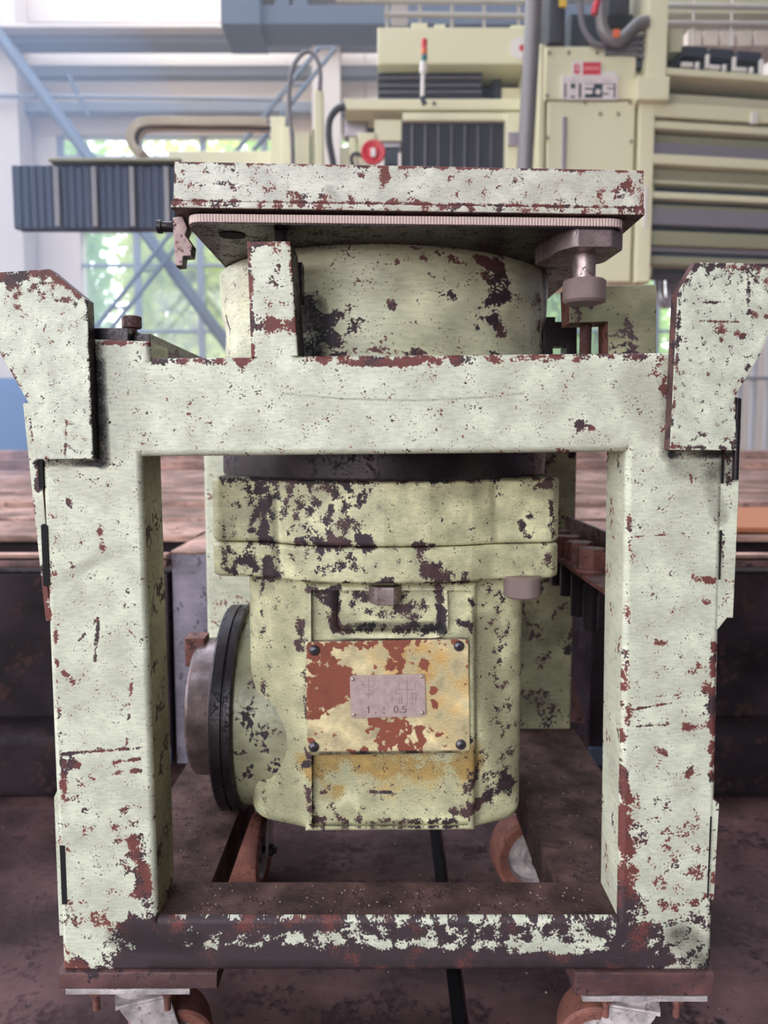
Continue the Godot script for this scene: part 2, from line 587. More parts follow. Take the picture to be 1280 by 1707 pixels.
# ------------------------------------------------------------------ hall
func hall() -> void:
	var zb := -11.5
	# floor: two steel plates with an open joint
	var s := begin(M.floor)
	s.box(Vector3(-10, -0.06, -11.8), Vector3(0.1, 0, 8.3), 0.004)
	s.box(Vector3(0.127, -0.06, -11.8), Vector3(10, 0, 8.3), 0.004)
	s.use(M.slot)
	s.box(Vector3(-10, -0.3, -11.8), Vector3(10, -0.07, 8.3), 0.002)
	struct(s, "floor")
	# back wall round its windows
	var X := func(px: float): return at(px, 400, zb).x
	var Y := func(py: float): return at(640, py, zb).y
	s = begin(M.wall)
	var put_wall := func(x0: float, x1: float, y0: float, y1: float): s.box(Vector3(x0, y0, zb - 0.25), Vector3(x1, y1, zb), 0.005)
	put_wall.call(-10.0, 10.0, Y.call(225), 9.6)
	put_wall.call(-10.0, X.call(100), Y.call(262), Y.call(225))
	put_wall.call(X.call(640), 10.0, Y.call(262), Y.call(225))
	put_wall.call(-10.0, 10.0, Y.call(383), Y.call(262))
	put_wall.call(-10.0, X.call(133), Y.call(650), Y.call(383))
	put_wall.call(X.call(600), X.call(880), Y.call(650), Y.call(383))
	put_wall.call(X.call(1140), 10.0, Y.call(650), Y.call(383))
	put_wall.call(-10.0, 10.0, 0.0, Y.call(650))
	var back_wall := struct(s, "wall_back")
	for k in 17:
		part("wall_panel", M.concrete, back_wall, [-70 + k * 27, -70, -45 + k * 27, 37], zb + 0.05, 0.05, 0.015)
	for k in 12:
		part("wall_panel", M.wall, back_wall, [566 + k * 44, -70, 607 + k * 44, 225], zb + 0.04, 0.04, 0.01)
	var n := 1
	for w in [[100, 225, 640, 262, [133, 232, 338, 440, 540], []], [133, 383, 600, 650, [234, 338, 440, 520], [442, 552]], [880, 383, 1140, 650, [950, 1020, 1090], [450, 552]]]:
		var win := Node3D.new()
		win.name = "window_%d" % n
		win.set_meta("kind", "structure")
		add_child(win)
		n += 1
		var cols: Array = [w[0]] + w[4] + [w[2]]
		var rows: Array = [w[1]] + w[5] + [w[3]]
		for x in cols:
			s = begin(M.mullion)
			var a: Vector3 = at(x, w[3], zb - 0.05)
			var b: Vector3 = at(x, w[1], zb - 0.05)
			s.box(Vector3(a.x - 0.05, a.y, zb - 0.12), Vector3(a.x + 0.05, b.y, zb - 0.04), 0.005)
			put(s, "mullion", win)
		for y in rows:
			s = begin(M.mullion)
			var a: Vector3 = at(w[0], y, zb - 0.05)
			var b: Vector3 = at(w[2], y, zb - 0.05)
			s.box(Vector3(a.x, a.y - 0.025, zb - 0.115), Vector3(b.x, a.y + 0.025, zb - 0.045), 0.005)
			put(s, "transom", win)
		for i in cols.size() - 1:
			for k in rows.size() - 1:
				s = begin(M.glass if M.has("glass") else glass())
				var a: Vector3 = at(cols[i], rows[k + 1], zb - 0.08)
				var b: Vector3 = at(cols[i + 1], rows[k], zb - 0.08)
				s.box(Vector3(a.x, a.y, zb - 0.085), Vector3(b.x, b.y, zb - 0.08), 0.001)
				put(s, "pane", win)
	# the other walls and roof, unseen; openings added to steer the daylight
	s = begin(M.wall)
	for seg in [[-12.0, -9.0], [-4.0, -2.5], [2.5, 4.0], [8.0, 8.5]]:
		s.box(Vector3(-10.3, 0, seg[0]), Vector3(-10, 9.6, seg[1]), 0.01)
	s.box(Vector3(-10.3, 0, -9.0), Vector3(-10, 1.2, 8.0), 0.01)
	s.box(Vector3(-10.3, 6.5, -9.0), Vector3(-10, 9.6, 8.0), 0.01)
	struct(s, "wall_left")
	s = begin(M.girder)
	s.box(Vector3(10, 0, -12), Vector3(10.3, 9.6, 8.5), 0.01)
	struct(s, "wall_right")
	s = begin(M.girder)
	s.box(Vector3(-10, 0, 8.2), Vector3(-9.5, 9.6, 8.5), 0.01)
	s.box(Vector3(0.0, 0, 8.2), Vector3(10, 9.6, 8.5), 0.01)
	s.box(Vector3(-9.5, 7.0, 8.2), Vector3(0.0, 9.6, 8.5), 0.01)
	struct(s, "wall_front")
	s = begin(M.wall)
	for seg in [[-12.0, -11.0], [-6.0, -4.2], [-1.6, 2.5], [5.0, 8.5]]:
		s.box(Vector3(-10.3, 9.6, seg[0]), Vector3(10.3, 9.9, seg[1]), 0.01)
	s.box(Vector3(-1.5, 9.6, 2.4), Vector3(10.3, 9.9, 5.1), 0.01)
	s.box(Vector3(7.5, 9.6, -11.1), Vector3(10.3, 9.9, -5.9), 0.01)
	s.box(Vector3(1.5, 9.6, -4.3), Vector3(10.3, 9.9, -1.5), 0.01)
	struct(s, "ceiling")
	# ground outside
	s = begin(plain(Color8(120, 128, 84), 0.95))
	s.box(Vector3(-60, -0.5, -60), Vector3(60, -0.32, -11.9), 0.01)
	s.use(plain(Color8(150, 142, 132), 0.95))
	s.box(Vector3(-60, -0.5, 8.6), Vector3(60, -0.32, 50), 0.01)
	struct(s, "ground")
	# steelwork on the back wall
	var wallwork := [["girt", M.girt, [-160, 108, 640, 126], -11.2, 0.2], ["girt", M.girt, [-160, 168, 640, 186], -11.2, 0.2], ["crane_rail_beam", M.girt, [-160, 44, 900, 70], -10.9, 0.35], ["crane_rail_flange", M.concrete, [-160, 38, 900, 46], -10.7, 0.55], ["column", M.concrete, [524, -60, 566, 690], -11.0, 0.45], ["column", M.concrete, [-46, -60, 20, 690], -11.0, 0.45]]
	var k := 1
	for g in wallwork:
		s = begin(g[1])
		slab(s, g[2][0], g[2][1], g[2][2], g[2][3], g[3], g[4], 0.02)
		if g[0] == "column":
			s.box(Vector3(at(g[2][0], 400, g[3]).x, 0, g[3] - g[4]), Vector3(at(g[2][2], 400, g[3]).x, at(640, 690, g[3]).y, g[3]), 0.02)
		struct(s, "trim_%d" % k)
		k += 1
	s = begin(M.girt)
	s.tube(PackedVector3Array([at(-160, 158, -10.9), at(470, 166, -10.9)]), 0.03)
	struct(s, "trim_%d" % k)
	# crossed wind brace between the columns
	var br := thing("wind_brace", "blue grey crossed steel brace standing before the bright left window", "brace")
	s = begin(M.brace)
	s.tube(PackedVector3Array([at(-30, 20, -10.7), at(392, 592, -10.7)]), 0.09, 6)
	put(s, "brace_bar", br)
	var lat := begin(M.brace)
	for d in [-14, 14]:
		lat.tube(PackedVector3Array([at(545 + d, 80, -10.5), at(150 + d, 575, -10.5)]), 0.035, 6)
	for i in 9:
		var t := i / 8.0
		lat.tube(PackedVector3Array([at(lerpf(545, 150, t) - 14, lerpf(80, 575, t), -10.5), at(lerpf(545, 150, t) + 14, lerpf(80, 575, t), -10.5)]), 0.02, 5)
	put(lat, "lattice_bar", br)
	s = begin(M.brace)
	s.tube(PackedVector3Array([at(113, 122, -10.9), at(148, 195, -10.9)]), 0.03, 6)
	put(s, "hanger", br)
	# overhead crane girder
	var cr := thing("overhead_crane", "dark blue grey crane girder crossing high up behind the green machine", "crane")
	part("girder", M.girder, cr, [425, 8, 1500, 40], -8.6, 0.5)
	part("girder_top", M.concrete, cr, [425, -60, 1500, -4], -8.7, 0.4)
	for x in [470, 500, 615, 760, 905]:
		part("stiffener", M.girder, cr, [x - 12, -5, x + 12, 10], -8.62, 0.4)
	part("end_carriage", M.girder, cr, [368, -40, 432, 40], -8.5, 0.7)
	# blue cabinet by the left wall
	var cab := thing("blue_cabinet", "blue steel cabinet standing far left behind the brown table", "cabinet")
	part("body", M.blue, cab, [-150, 630, 48, 900], -6.6, 0.6)
	part("door", M.blue, cab, [-50, 640, 42, 890], -6.57, 0.03)
	var pal := thing("door_panel", "pale grey ribbed sliding door at the far right behind the table", "door")
	for i in 7:
		part("panel", plain(Color8(205, 200, 204), 0.6), pal, [1176 + i * 24, 480, 1198 + i * 24, 760], -9.0, 0.06, 0.02)
	part("cross_rail", M.machine_steel, pal, [1176, 628, 1344, 633], -8.96, 0.03)
	trees()
	# blue haze hanging in the left of the hall, thin dusty air before the back wall
	for q in [[0.085, Color(0.7, 0.82, 1.0), Vector3(5.6, 5.0, 6.4), Vector3(-4.0, 2.3, -4.2), "bluish haze hanging in the air at the left of the hall, before the window"], [0.014, Color(0.95, 0.96, 1.0), Vector3(19.8, 9.4, 9.6), Vector3(0, 4.8, -6.3), "thin dusty air filling the hall behind the trolley"]]:
		var mist := FogMaterial.new()
		mist.density = q[0]
		mist.albedo = q[1]
		var fog := FogVolume.new()
		fog.name = "haze"
		fog.shape = RenderingServer.FOG_VOLUME_SHAPE_ELLIPSOID if q[0] > 0.05 else RenderingServer.FOG_VOLUME_SHAPE_BOX
		fog.size = q[2]
		fog.position = q[3]
		fog.material = mist
		tag(fog, q[4], "haze")
		fog.set_meta("kind", "stuff")
		add_child(fog, true)
		number(fog, "haze")

func glass() -> StandardMaterial3D:
	var m := StandardMaterial3D.new()
	m.transparency = BaseMaterial3D.TRANSPARENCY_ALPHA
	m.albedo_color = Color(0.92, 0.95, 1.0, 0.12)
	m.roughness = 0.05
	M.glass = m
	return m

func trees() -> void:
	var leaf := plain(Color8(150, 176, 104), 0.6)
	leaf.backlight_enabled = true
	leaf.backlight = Color(0.72, 0.85, 0.5)
	var leaf2 := plain(Color8(186, 190, 104), 0.6)
	leaf2.backlight_enabled = true
	leaf2.backlight = Color(0.82, 0.85, 0.45)
	var bark := plain(Color8(96, 84, 74), 0.9)
	var rng := RandomNumberGenerator.new()
	rng.seed = 5
	var spots := [[-7.8, -15.6, 5.0, 0, "leafy green tree outside the left window, nearest the left column"], [-4.8, -19.5, 5.6, 1, "yellow green tree outside the left window, in its middle"], [-1.4, -15.6, 5.0, 0, "leafy green tree outside, right of the yellow green one"], [4.5, -17.0, 4.0, 0, "leafy green tree outside the window at the right"]]
	for sp in spots:
		var t := thing("tree", sp[4], "tree", Vector3(sp[0], -0.32, sp[1]), "trees outside the windows")
		var s := begin(bark)
		s.tube(PackedVector3Array([Vector3(0, 0, 0), Vector3(0.1, 1.5, 0), Vector3(-0.05, sp[2], 0.1)]), 0.13, 8)
		for k in 5:
			var a := TAU * k / 5.0 + 0.4
			s.tube(PackedVector3Array([Vector3(0.05, 1.2 + 0.25 * k, 0), Vector3(cos(a) * 1.1, 2.6 + 0.6 * k, sin(a) * 1.1)]), 0.05, 6)
		put(s, "trunk", t)
		var lf := begin(leaf2 if sp[3] == 1 else leaf)
		for k in 6500:
			var p := Vector3(clampf(rng.randfn(0, 1.0), -1.6, 1.6), maxf(sp[2] + rng.randfn(-0.4, 1.7), 1.0), clampf(rng.randfn(0, 0.8), -1.4, 1.4))
			var u := Vector3(rng.randf() - 0.5, rng.randf() - 0.5, rng.randf() - 0.5).normalized()
			var w := u.cross(Vector3(rng.randf(), rng.randf(), 1.0)).normalized()
			var l := 0.15 + rng.randf() * 0.12
			lf.quad(p, p + (u + w) * l * 0.5, p + u * l * 1.4, p + (u - w) * l * 0.5, u.cross(w))
		var f := put(lf, "foliage", t, 5.0)
		f.set_meta("kind", "stuff")

# ------------------------------------------------------------------ tables behind the trolley
func tables() -> void:
	var wood := coated(enamel(512, 512, 141, {"tile": true, "freq": 0.01, "limit": 150.0, "paint": Color8(160, 126, 114), "primer": Color8(136, 104, 94), "dark": Color8(108, 84, 80), "rough": 170.0, "blotch": 0.35, "streak": 0.18, "hard": 0.02}), 0.05, 0.9)
	var ochre := plain(Color8(178, 112, 76), 0.8)
	var body := coated(enamel(512, 512, 151, {"tile": true, "freq": 0.01, "limit": 150.0, "paint": Color8(42, 34, 38), "primer": Color8(56, 40, 38), "dark": Color8(46, 40, 44), "rough": 140.0, "blotch": 0.4, "hard": 0.03}), 0.03, 0.8)
	body.metallic_specular = 0.22
	wood.metallic_specular = 0.3
	var zt := -1.0
	for side in [-1, 1]:
		var t := thing("machine_table", "brown boarded machine table left of the trolley, seen past the left post" if side < 0 else "brown boarded machine table right of the trolley, with an ochre board", "table", Vector3.ZERO, "long low tables behind the trolley")
		var xi := -0.54 if side < 0 else 0.52
		var xo: float = 6.0 * side
		var top := at(0, 925, zt).y
		var s := begin(body)
		s.box(Vector3(xi, 0.05, -2.2), Vector3(xo, top - 0.045, zt), 0.01)
		put(s, "body", t)
		s = begin(body)
		s.box(Vector3(xi + 0.05 * side, 0.0, -2.1), Vector3(xo, 0.05, zt - 0.06), 0.005)
		put(s, "plinth", t)
		s = begin(M.primer)
		s.box(Vector3(xi, top - 0.03, zt - 0.04), Vector3(xo, top - 0.012, zt + 0.012), 0.004)
		put(s, "edge_strip", t)
		s = begin(wood)
		s.box(Vector3(xi, top - 0.008, zt - 0.035), Vector3(xo, top + 0.002, zt + 0.008), 0.003)
		put(s, "edge_board", t)
		s = begin(body)  # dark face under the boards stands for a shadowed gap
		s.box(Vector3(xi, top - 0.046, -2.19), Vector3(xo, top - 0.008, -1.34), 0.004)
		put(s, "bearer", t)
		for zz in [[-1.3, -1.70, 0.012], [-1.76, -2.2, 0.016]]:
			s = begin(wood)
			s.box(Vector3(xi, top - 0.008, zz[1]), Vector3(xo, top + zz[2], zz[0]), 0.005)
			put(s, "board", t)
		s = begin(body)
		s.box(Vector3(xo * 0.12, 0.0, zt), Vector3(xo, 0.16, zt + 0.14), 0.03)
		put(s, "step", t)
		s = begin(plain(Color8(66, 78, 96), 0.6))
		s.box(Vector3(xi, 0.03, zt - 0.001), Vector3(xo, 0.075, zt + 0.012), 0.004)
		put(s, "skirting", t)
	var bench := thing("bench", "grey lilac bench front standing in the gap at the right end of the left table", "bench")
	var bt := at(300, 918, -1.02).y
	var bs := begin(coated(enamel(256, 256, 161, {"tile": true, "freq": 0.02, "limit": 170.0, "paint": Color8(108, 100, 112), "primer": Color8(84, 76, 84), "dark": Color8(66, 60, 66), "rough": 150.0, "blotch": 0.3}), 0.02, 0.5))
	bs.box(Vector3(-0.535, 0.02, -1.06), Vector3(-0.2, bt - 0.008, -1.02), 0.004)
	put(bs, "front_panel", bench)
	bs = begin(wood)
	bs.box(Vector3(-0.535, bt - 0.008, -2.2), Vector3(-0.2, bt, -1.015), 0.004)
	put(bs, "top", bench)
	# the long bed beyond, boards lying on it
	var bed := thing("machine_bed", "long dark machine bed across the hall behind both brown tables", "bed")
	var yb := at(640, 836, -2.24).y
	var s := begin(body)
	s.box(Vector3(-6, 0, -6.0), Vector3(6, yb - 0.05, -2.25), 0.01)
	put(s, "body", bed)
	var zs := [-2.24, -2.75, -3.5, -4.6, -6.0]
	for k in 4:
		s = begin(wood)
		s.box(Vector3(-6, yb - 0.05 + 0.006 * k, zs[k + 1] + 0.03), Vector3(6, yb + 0.008 * k, zs[k]), 0.006)
		put(s, "board", bed)
	s = begin(wood)
	s.box(Vector3(-6, yb + 0.024, -6.0), Vector3(6, yb + 0.10, -5.0), 0.01)
	put(s, "board", bed)
	s = begin(wood)
	s.box(Vector3(-6, yb + 0.10, -6.0), Vector3(6, yb + 0.165, -5.4), 0.01)
	put(s, "board", bed)
	var oc := thing("ochre_board", "ochre brown board lying on the right table, seen right of the right post", "board")
	s = begin(ochre)
	var p := at(1222, 868, -1.3)
	s.box(Vector3(p.x, at(0, 925, zt).y + 0.016, -2.0), Vector3(p.x + 1.6, at(0, 925, zt).y + 0.034, -1.32), 0.006)
	put(s, "plank", oc)

# ------------------------------------------------------------------ gantry mill in the background
func gantry() -> void:
	var g := thing("gantry_mill", "large pale green gantry milling machine with a black lettered sign, filling the background", "machine")
	var z := -4.0
	# vertical head and its signs
	part("head_back", M.green, g, [880, 78, 1100, 460], z - 0.08, 0.6, 0.02)
	part("head_cover", M.green, g, [908, 76, 1062, 166], z, 0.3, 0.015)
	part("head_cover", M.green, g, [908, 168, 1060, 470], z, 0.3, 0.015)
	part("cover_flange", M.green, g, [893, 72, 910, 470], z - 0.02, 0.25, 0.008)
	var rng := RandomNumberGenerator.new()
	rng.seed = 3
	for q in [[915, 88], [948, 88], [995, 88], [1054, 92], [912, 160], [975, 171], [1050, 172], [912, 230], [1052, 236], [1000, 190], [1030, 190]]:
		var s := begin(M.olive)
		s.lathe(pairs([0.012, 0, 0.012, 0.006, 0.0, 0.008]), 8, Transform3D(Basis(Vector3.RIGHT, PI / 2), at(q[0], q[1], z)))
		put(s, "cover_screw", g)
	part("handle_slot", M.machine_steel, g, [936, 194, 945, 290], z + 0.015, 0.03)
	part("sign_panel", M.white, g, [936, 125, 1031, 166], z + 0.012, 0.014, 0.001)
	print_face(g, "letter_sign", sign_print(), [936, 127, 1031, 166], z + 0.016)
	print_face(g, "maker_sign", badge_print(), [953, 102, 1003, 126], z + 0.016)
	print_face(g, "sign_tab", M.white, [1004, 118, 1026, 128], z + 0.014)
	# right housing of the head
	part("housing", M.green, g, [1078, -60, 1117, 128], z + 0.06, 0.5, 0.01)
	part("housing", M.green, g, [1062, 126, 1117, 166], z + 0.07, 0.5, 0.01)
	part("housing", M.green, g, [1058, 166, 1093, 470], z + 0.02, 0.5, 0.01)
	part("housing_gap", M.recess, g, [1060, 60, 1080, 112], z - 0.02, 0.3, 0.01)
	part("side_plate", M.white, g, [1071, 308, 1080, 378], z + 0.03, 0.02)
	# pipe, motor and hoses
	bar("conduit", M.pipe, g, [893, -60, 882, 150, 874, 290], z + 0.3, 0.047, 12)
	var s := begin(M.rubber)
	slab(s, 913, -60, 946, 72, z + 0.02, 0.25, 0.03)
	put(s, "cable_duct", g)
	part("tag", M.yellow, g, [932, -8, 945, 11], z + 0.03, 0.02)
	part("motor", M.rubber, g, [1012, -60, 1056, 26], z - 0.05, 0.3, 0.05)
	part("motor", M.recess, g, [950, 20, 1062, 78], z - 0.25, 0.2, 0.03)
	part("tag", M.amber, g, [1022, 48, 1034, 62], z + 0.10, 0.02)
	bar("red_cap", M.red, g, [997, -2, 992, 14, 990, 24], z + 0.08, 0.02)
	bar("hose", M.hose, g, [966, -40, 968, 20, 974, 50, 990, 72, 1008, 76], z + 0.04, 0.018)
	bar("hose", M.pipe, g, [1004, -40, 1002, 35, 1012, 60, 1030, 68, 1046, 55, 1062, 40, 1080, 36], z + 0.06, 0.034, 10)
	for k in 5:
		bar("hose", M.hose, g, [1008, 70 + k * 5, 1040, 66 + k * 6, 1062, 52 + k * 10, 1076, 48 + k * 12], z + 0.0, 0.014)
	# left arm
	part("arm", M.green, g, [629, 44, 884, 107], z - 0.3, 0.5, 0.02)
	part("arm_lug", M.green, g, [686, 38, 712, 46], z - 0.35, 0.2)
	part("arm_lug", M.green, g, [724, 40, 742, 46], z - 0.35, 0.2)
	part("arm_lug", M.green, g, [852, 42, 878, 50], z - 0.35, 0.2)
	s = begin(M.white)
	s.lathe(pairs([0.066, 0, 0.066, 0.008, 0.0, 0.009]), 24, Transform3D(Basis(Vector3.RIGHT, PI / 2), at(866, 81, z - 0.3)))
	var disc := put(s, "round_label", g)
	s = begin(M.red)
	s.lathe(pairs([0.02, 0, 0.02, 0.012, 0.0, 0.012]), 16, Transform3D(Basis(Vector3.RIGHT, PI / 2), at(870, 81, z - 0.3)))
	put(s, "red_dot", disc)
	s = begin(M.bellows)
	slab(s, 630, 106, 804, 166, z - 0.42, 0.2, 0.004)
	var hb := put(s, "way_cover", g)
	for y in [115, 129, 142, 153]:
		part("pleat", plain(Color8(104, 100, 110), 0.5), hb, [631, y - 2, 802, y + 2], z - 0.4, 0.03)
	part("recess", M.recess, g, [800, 106, 884, 166], z - 0.6, 0.2)
	part("post", M.bellows, g, [822, 106, 836, 168], z - 0.5, 0.08)
	part("corner_block", M.green, g, [836, 146, 880, 168], z - 0.5, 0.1)
	part("crossbar", M.green, g, [574, 164, 868, 183], z - 0.22, 0.3, 0.01)
	part("recess", M.recess, g, [574, 180, 868, 202], z - 0.45, 0.2)  # dark slab stands in for the shadow under the crossbar
	part("hood", M.green, g, [671, 187, 868, 201], z - 0.2, 0.2, 0.01)
	s = begin(M.bellows)
	slab(s, 669, 200, 842, 330, z - 0.24, 0.2, 0.004)
	var vb := put(s, "way_cover", g)
	for k in 7:
		part("slat", M.bellows_rib, vb, [685 + k * 22, 201, 688 + k * 22, 330], z - 0.22, 0.04, 0.002)
	for k in 28:
		part("pleat", M.rubber, vb, [671 + k * 6, 203, 673.5 + k * 6, 330], z - 0.232, 0.03, 0.002)
	part("jamb", M.green, g, [842, 186, 872, 330], z - 0.15, 0.3, 0.01)
	part("latch", M.machine_steel, g, [847, 220, 866, 242], z - 0.13, 0.05)
	# signal lamp
	var lp := at(707, 166, z)
	s = begin(M.white)
	s.tube(PackedVector3Array([at(704, 166, z), at(705, 122, z)]), 0.013)
	s.tube(PackedVector3Array([at(705, 122, z), at(706, 104, z)]), 0.023, 12)
	var lamp := put(s, "signal_lamp", g)
	var lens_at := [[104, 92, M.teal], [92, 80, M.amber], [80, 66, M.red]]
	for l in lens_at:
		s = begin(l[2])
		s.tube(PackedVector3Array([at(706.5, l[0], z), at(707.5, l[1], z)]), 0.018, 12)
		put(s, "lamp_lens", lamp)
	bar("lamp_bracket", M.rubber, g, [703, 162, 708, 174], z, 0.016)
	part("bolt", M.rubber, g, [721, 169, 726, 174], z - 0.21, 0.03)
	# operator side bits under the crossbar
	part("panel", M.green, g, [624, 199, 670, 235], z - 0.25, 0.1, 0.01)
	part("panel", M.machine_steel, g, [626, 238, 668, 246], z - 0.2, 0.1, 0.01)
	part("switch_box", M.recess, g, [640, 247, 664, 275], z - 0.2, 0.1, 0.01)
	part("valve_block", M.green_shade, g, [566, 244, 584, 290], z - 0.2, 0.1, 0.01)
	part("valve_block", M.green, g, [582, 228, 594, 290], z - 0.2, 0.12, 0.01)
	part("valve_block", M.green, g, [596, 219, 626, 290], z - 0.22, 0.12, 0.02)
	part("valve_block", M.machine_steel, g, [574, 196, 612, 228], z - 0.4, 0.12, 0.02)
	var hw_at := at(622, 254, z + 0.05)
	s = begin(M.red)
	s.lathe(pairs([0.0, -0.02, 0.055, -0.02, 0.072, -0.01, 0.075, 0.004, 0.068, 0.016, 0.05, 0.012, 0.036, 0.006, 0.034, 0.02, 0.0, 0.022]), 28, Transform3D(Basis(Vector3.RIGHT, PI / 2), hw_at))
	var hw := put(s, "red_knob", g)
	part("label_plate", M.white, hw, [618, 246, 626, 261], z + 0.08, 0.01)
	bar("knob_shaft", M.machine_steel, g, [622, 254, 622, 254.2], z, 0.02)
	bar("hose", M.rubber, g, [588, 275, 586, 262, 594, 256, 606, 262], z - 0.1, 0.012)
	# slim mast and covers at the left
	part("mast", M.green, g, [525, 148, 538, 330], z - 0.25, 0.1, 0.01)
	part("mast", M.olive, g, [519, 215, 526, 330], z - 0.3, 0.1, 0.01)
	part("panel", M.green, g, [493, 221, 516, 330], z - 0.3, 0.1, 0.01)
	part("panel", M.green, g, [452, 193, 486, 330], z - 0.45, 0.2, 0.01)
	part("panel", M.green, g, [470, 205, 484, 330], z - 0.4, 0.1, 0.01)
	part("side_cover", M.green, g, [280, 250, 470, 330], z - 0.7, 0.15, 0.02)
	bar("hose", M.hose, g, [489, 300, 487, 230, 482, 180, 484, 130, 496, 98, 515, 86, 529, 100, 534, 125, 533, 150], z - 0.15, 0.014)
	bar("hose", M.pipe, g, [478, 210, 481, 160, 488, 110, 508, 84], z - 0.2, 0.012)
	bar("hose", M.rubber, g, [576, 178, 562, 182, 550, 200, 548, 228, 552, 255, 558, 285], z - 0.12, 0.022)
	# energy chain
	s = begin(plain(Color8(214, 200, 178), 0.6))
	var path := curve([446, 207, 400, 206, 340, 206, 270, 205, 238, 208, 224, 220, 220, 236, 226, 252, 240, 262], -3.8, 12)
	for k in path.size() - 1:
		var d := (path[k + 1] - path[k])
		var keep := s.xf
		s.xf = Transform3D(Basis(Vector3.BACK, atan2(d.y, d.x)), path[k])
		s.box(Vector3(0, -0.018, -0.06), Vector3(d.length() * 0.72, 0.03, 0.06), 0.004)
		s.xf = keep
	var chain := put(s, "energy_chain", g)
	var inner := PackedVector3Array()
	for p in curve([452, 216, 400, 214, 300, 213, 250, 213, 236, 218, 229, 230, 231, 244], -3.8, 8):
		inner.append(p + Vector3(0, 0, 0.02))
	s = begin(M.rubber)
	s.tube(inner, 0.012, 8)
	put(s, "chain_band", chain)
	# long bellows at the left, with its roof
	z = -3.3
	var hazed_cloth := plain(Color8(70, 80, 102), 0.65)  # haze put into the colour of the dark cloth
	part("bellows_roof", M.olive, g, [80, 263, 300, 268], z + 0.04, 0.2, 0.004)
	part("bellows_roof", M.recess, g, [92, 268, 300, 274], z + 0.0, 0.15, 0.004)
	s = begin(M.bellows)
	slab(s, 24, 276, 340, 379, z - 0.02, 0.1, 0.004)
	var lb := put(s, "bellows", g)
	for k in 42:
		var x := 23.0 + k * 6.4
		var top := 275.0 + (k % 3) * 1.6
		part("pleat", hazed_cloth, lb, [x, top, x + 4.2, 380], z + 0.0 + (k % 2) * 0.008, 0.05, 0.006)
	for x in [94, 157, 220, 278]:
		part("divider", M.bellows_rib, lb, [x - 3, 277, x + 3, 377], z + 0.025, 0.05, 0.004)
	crossrail(g)

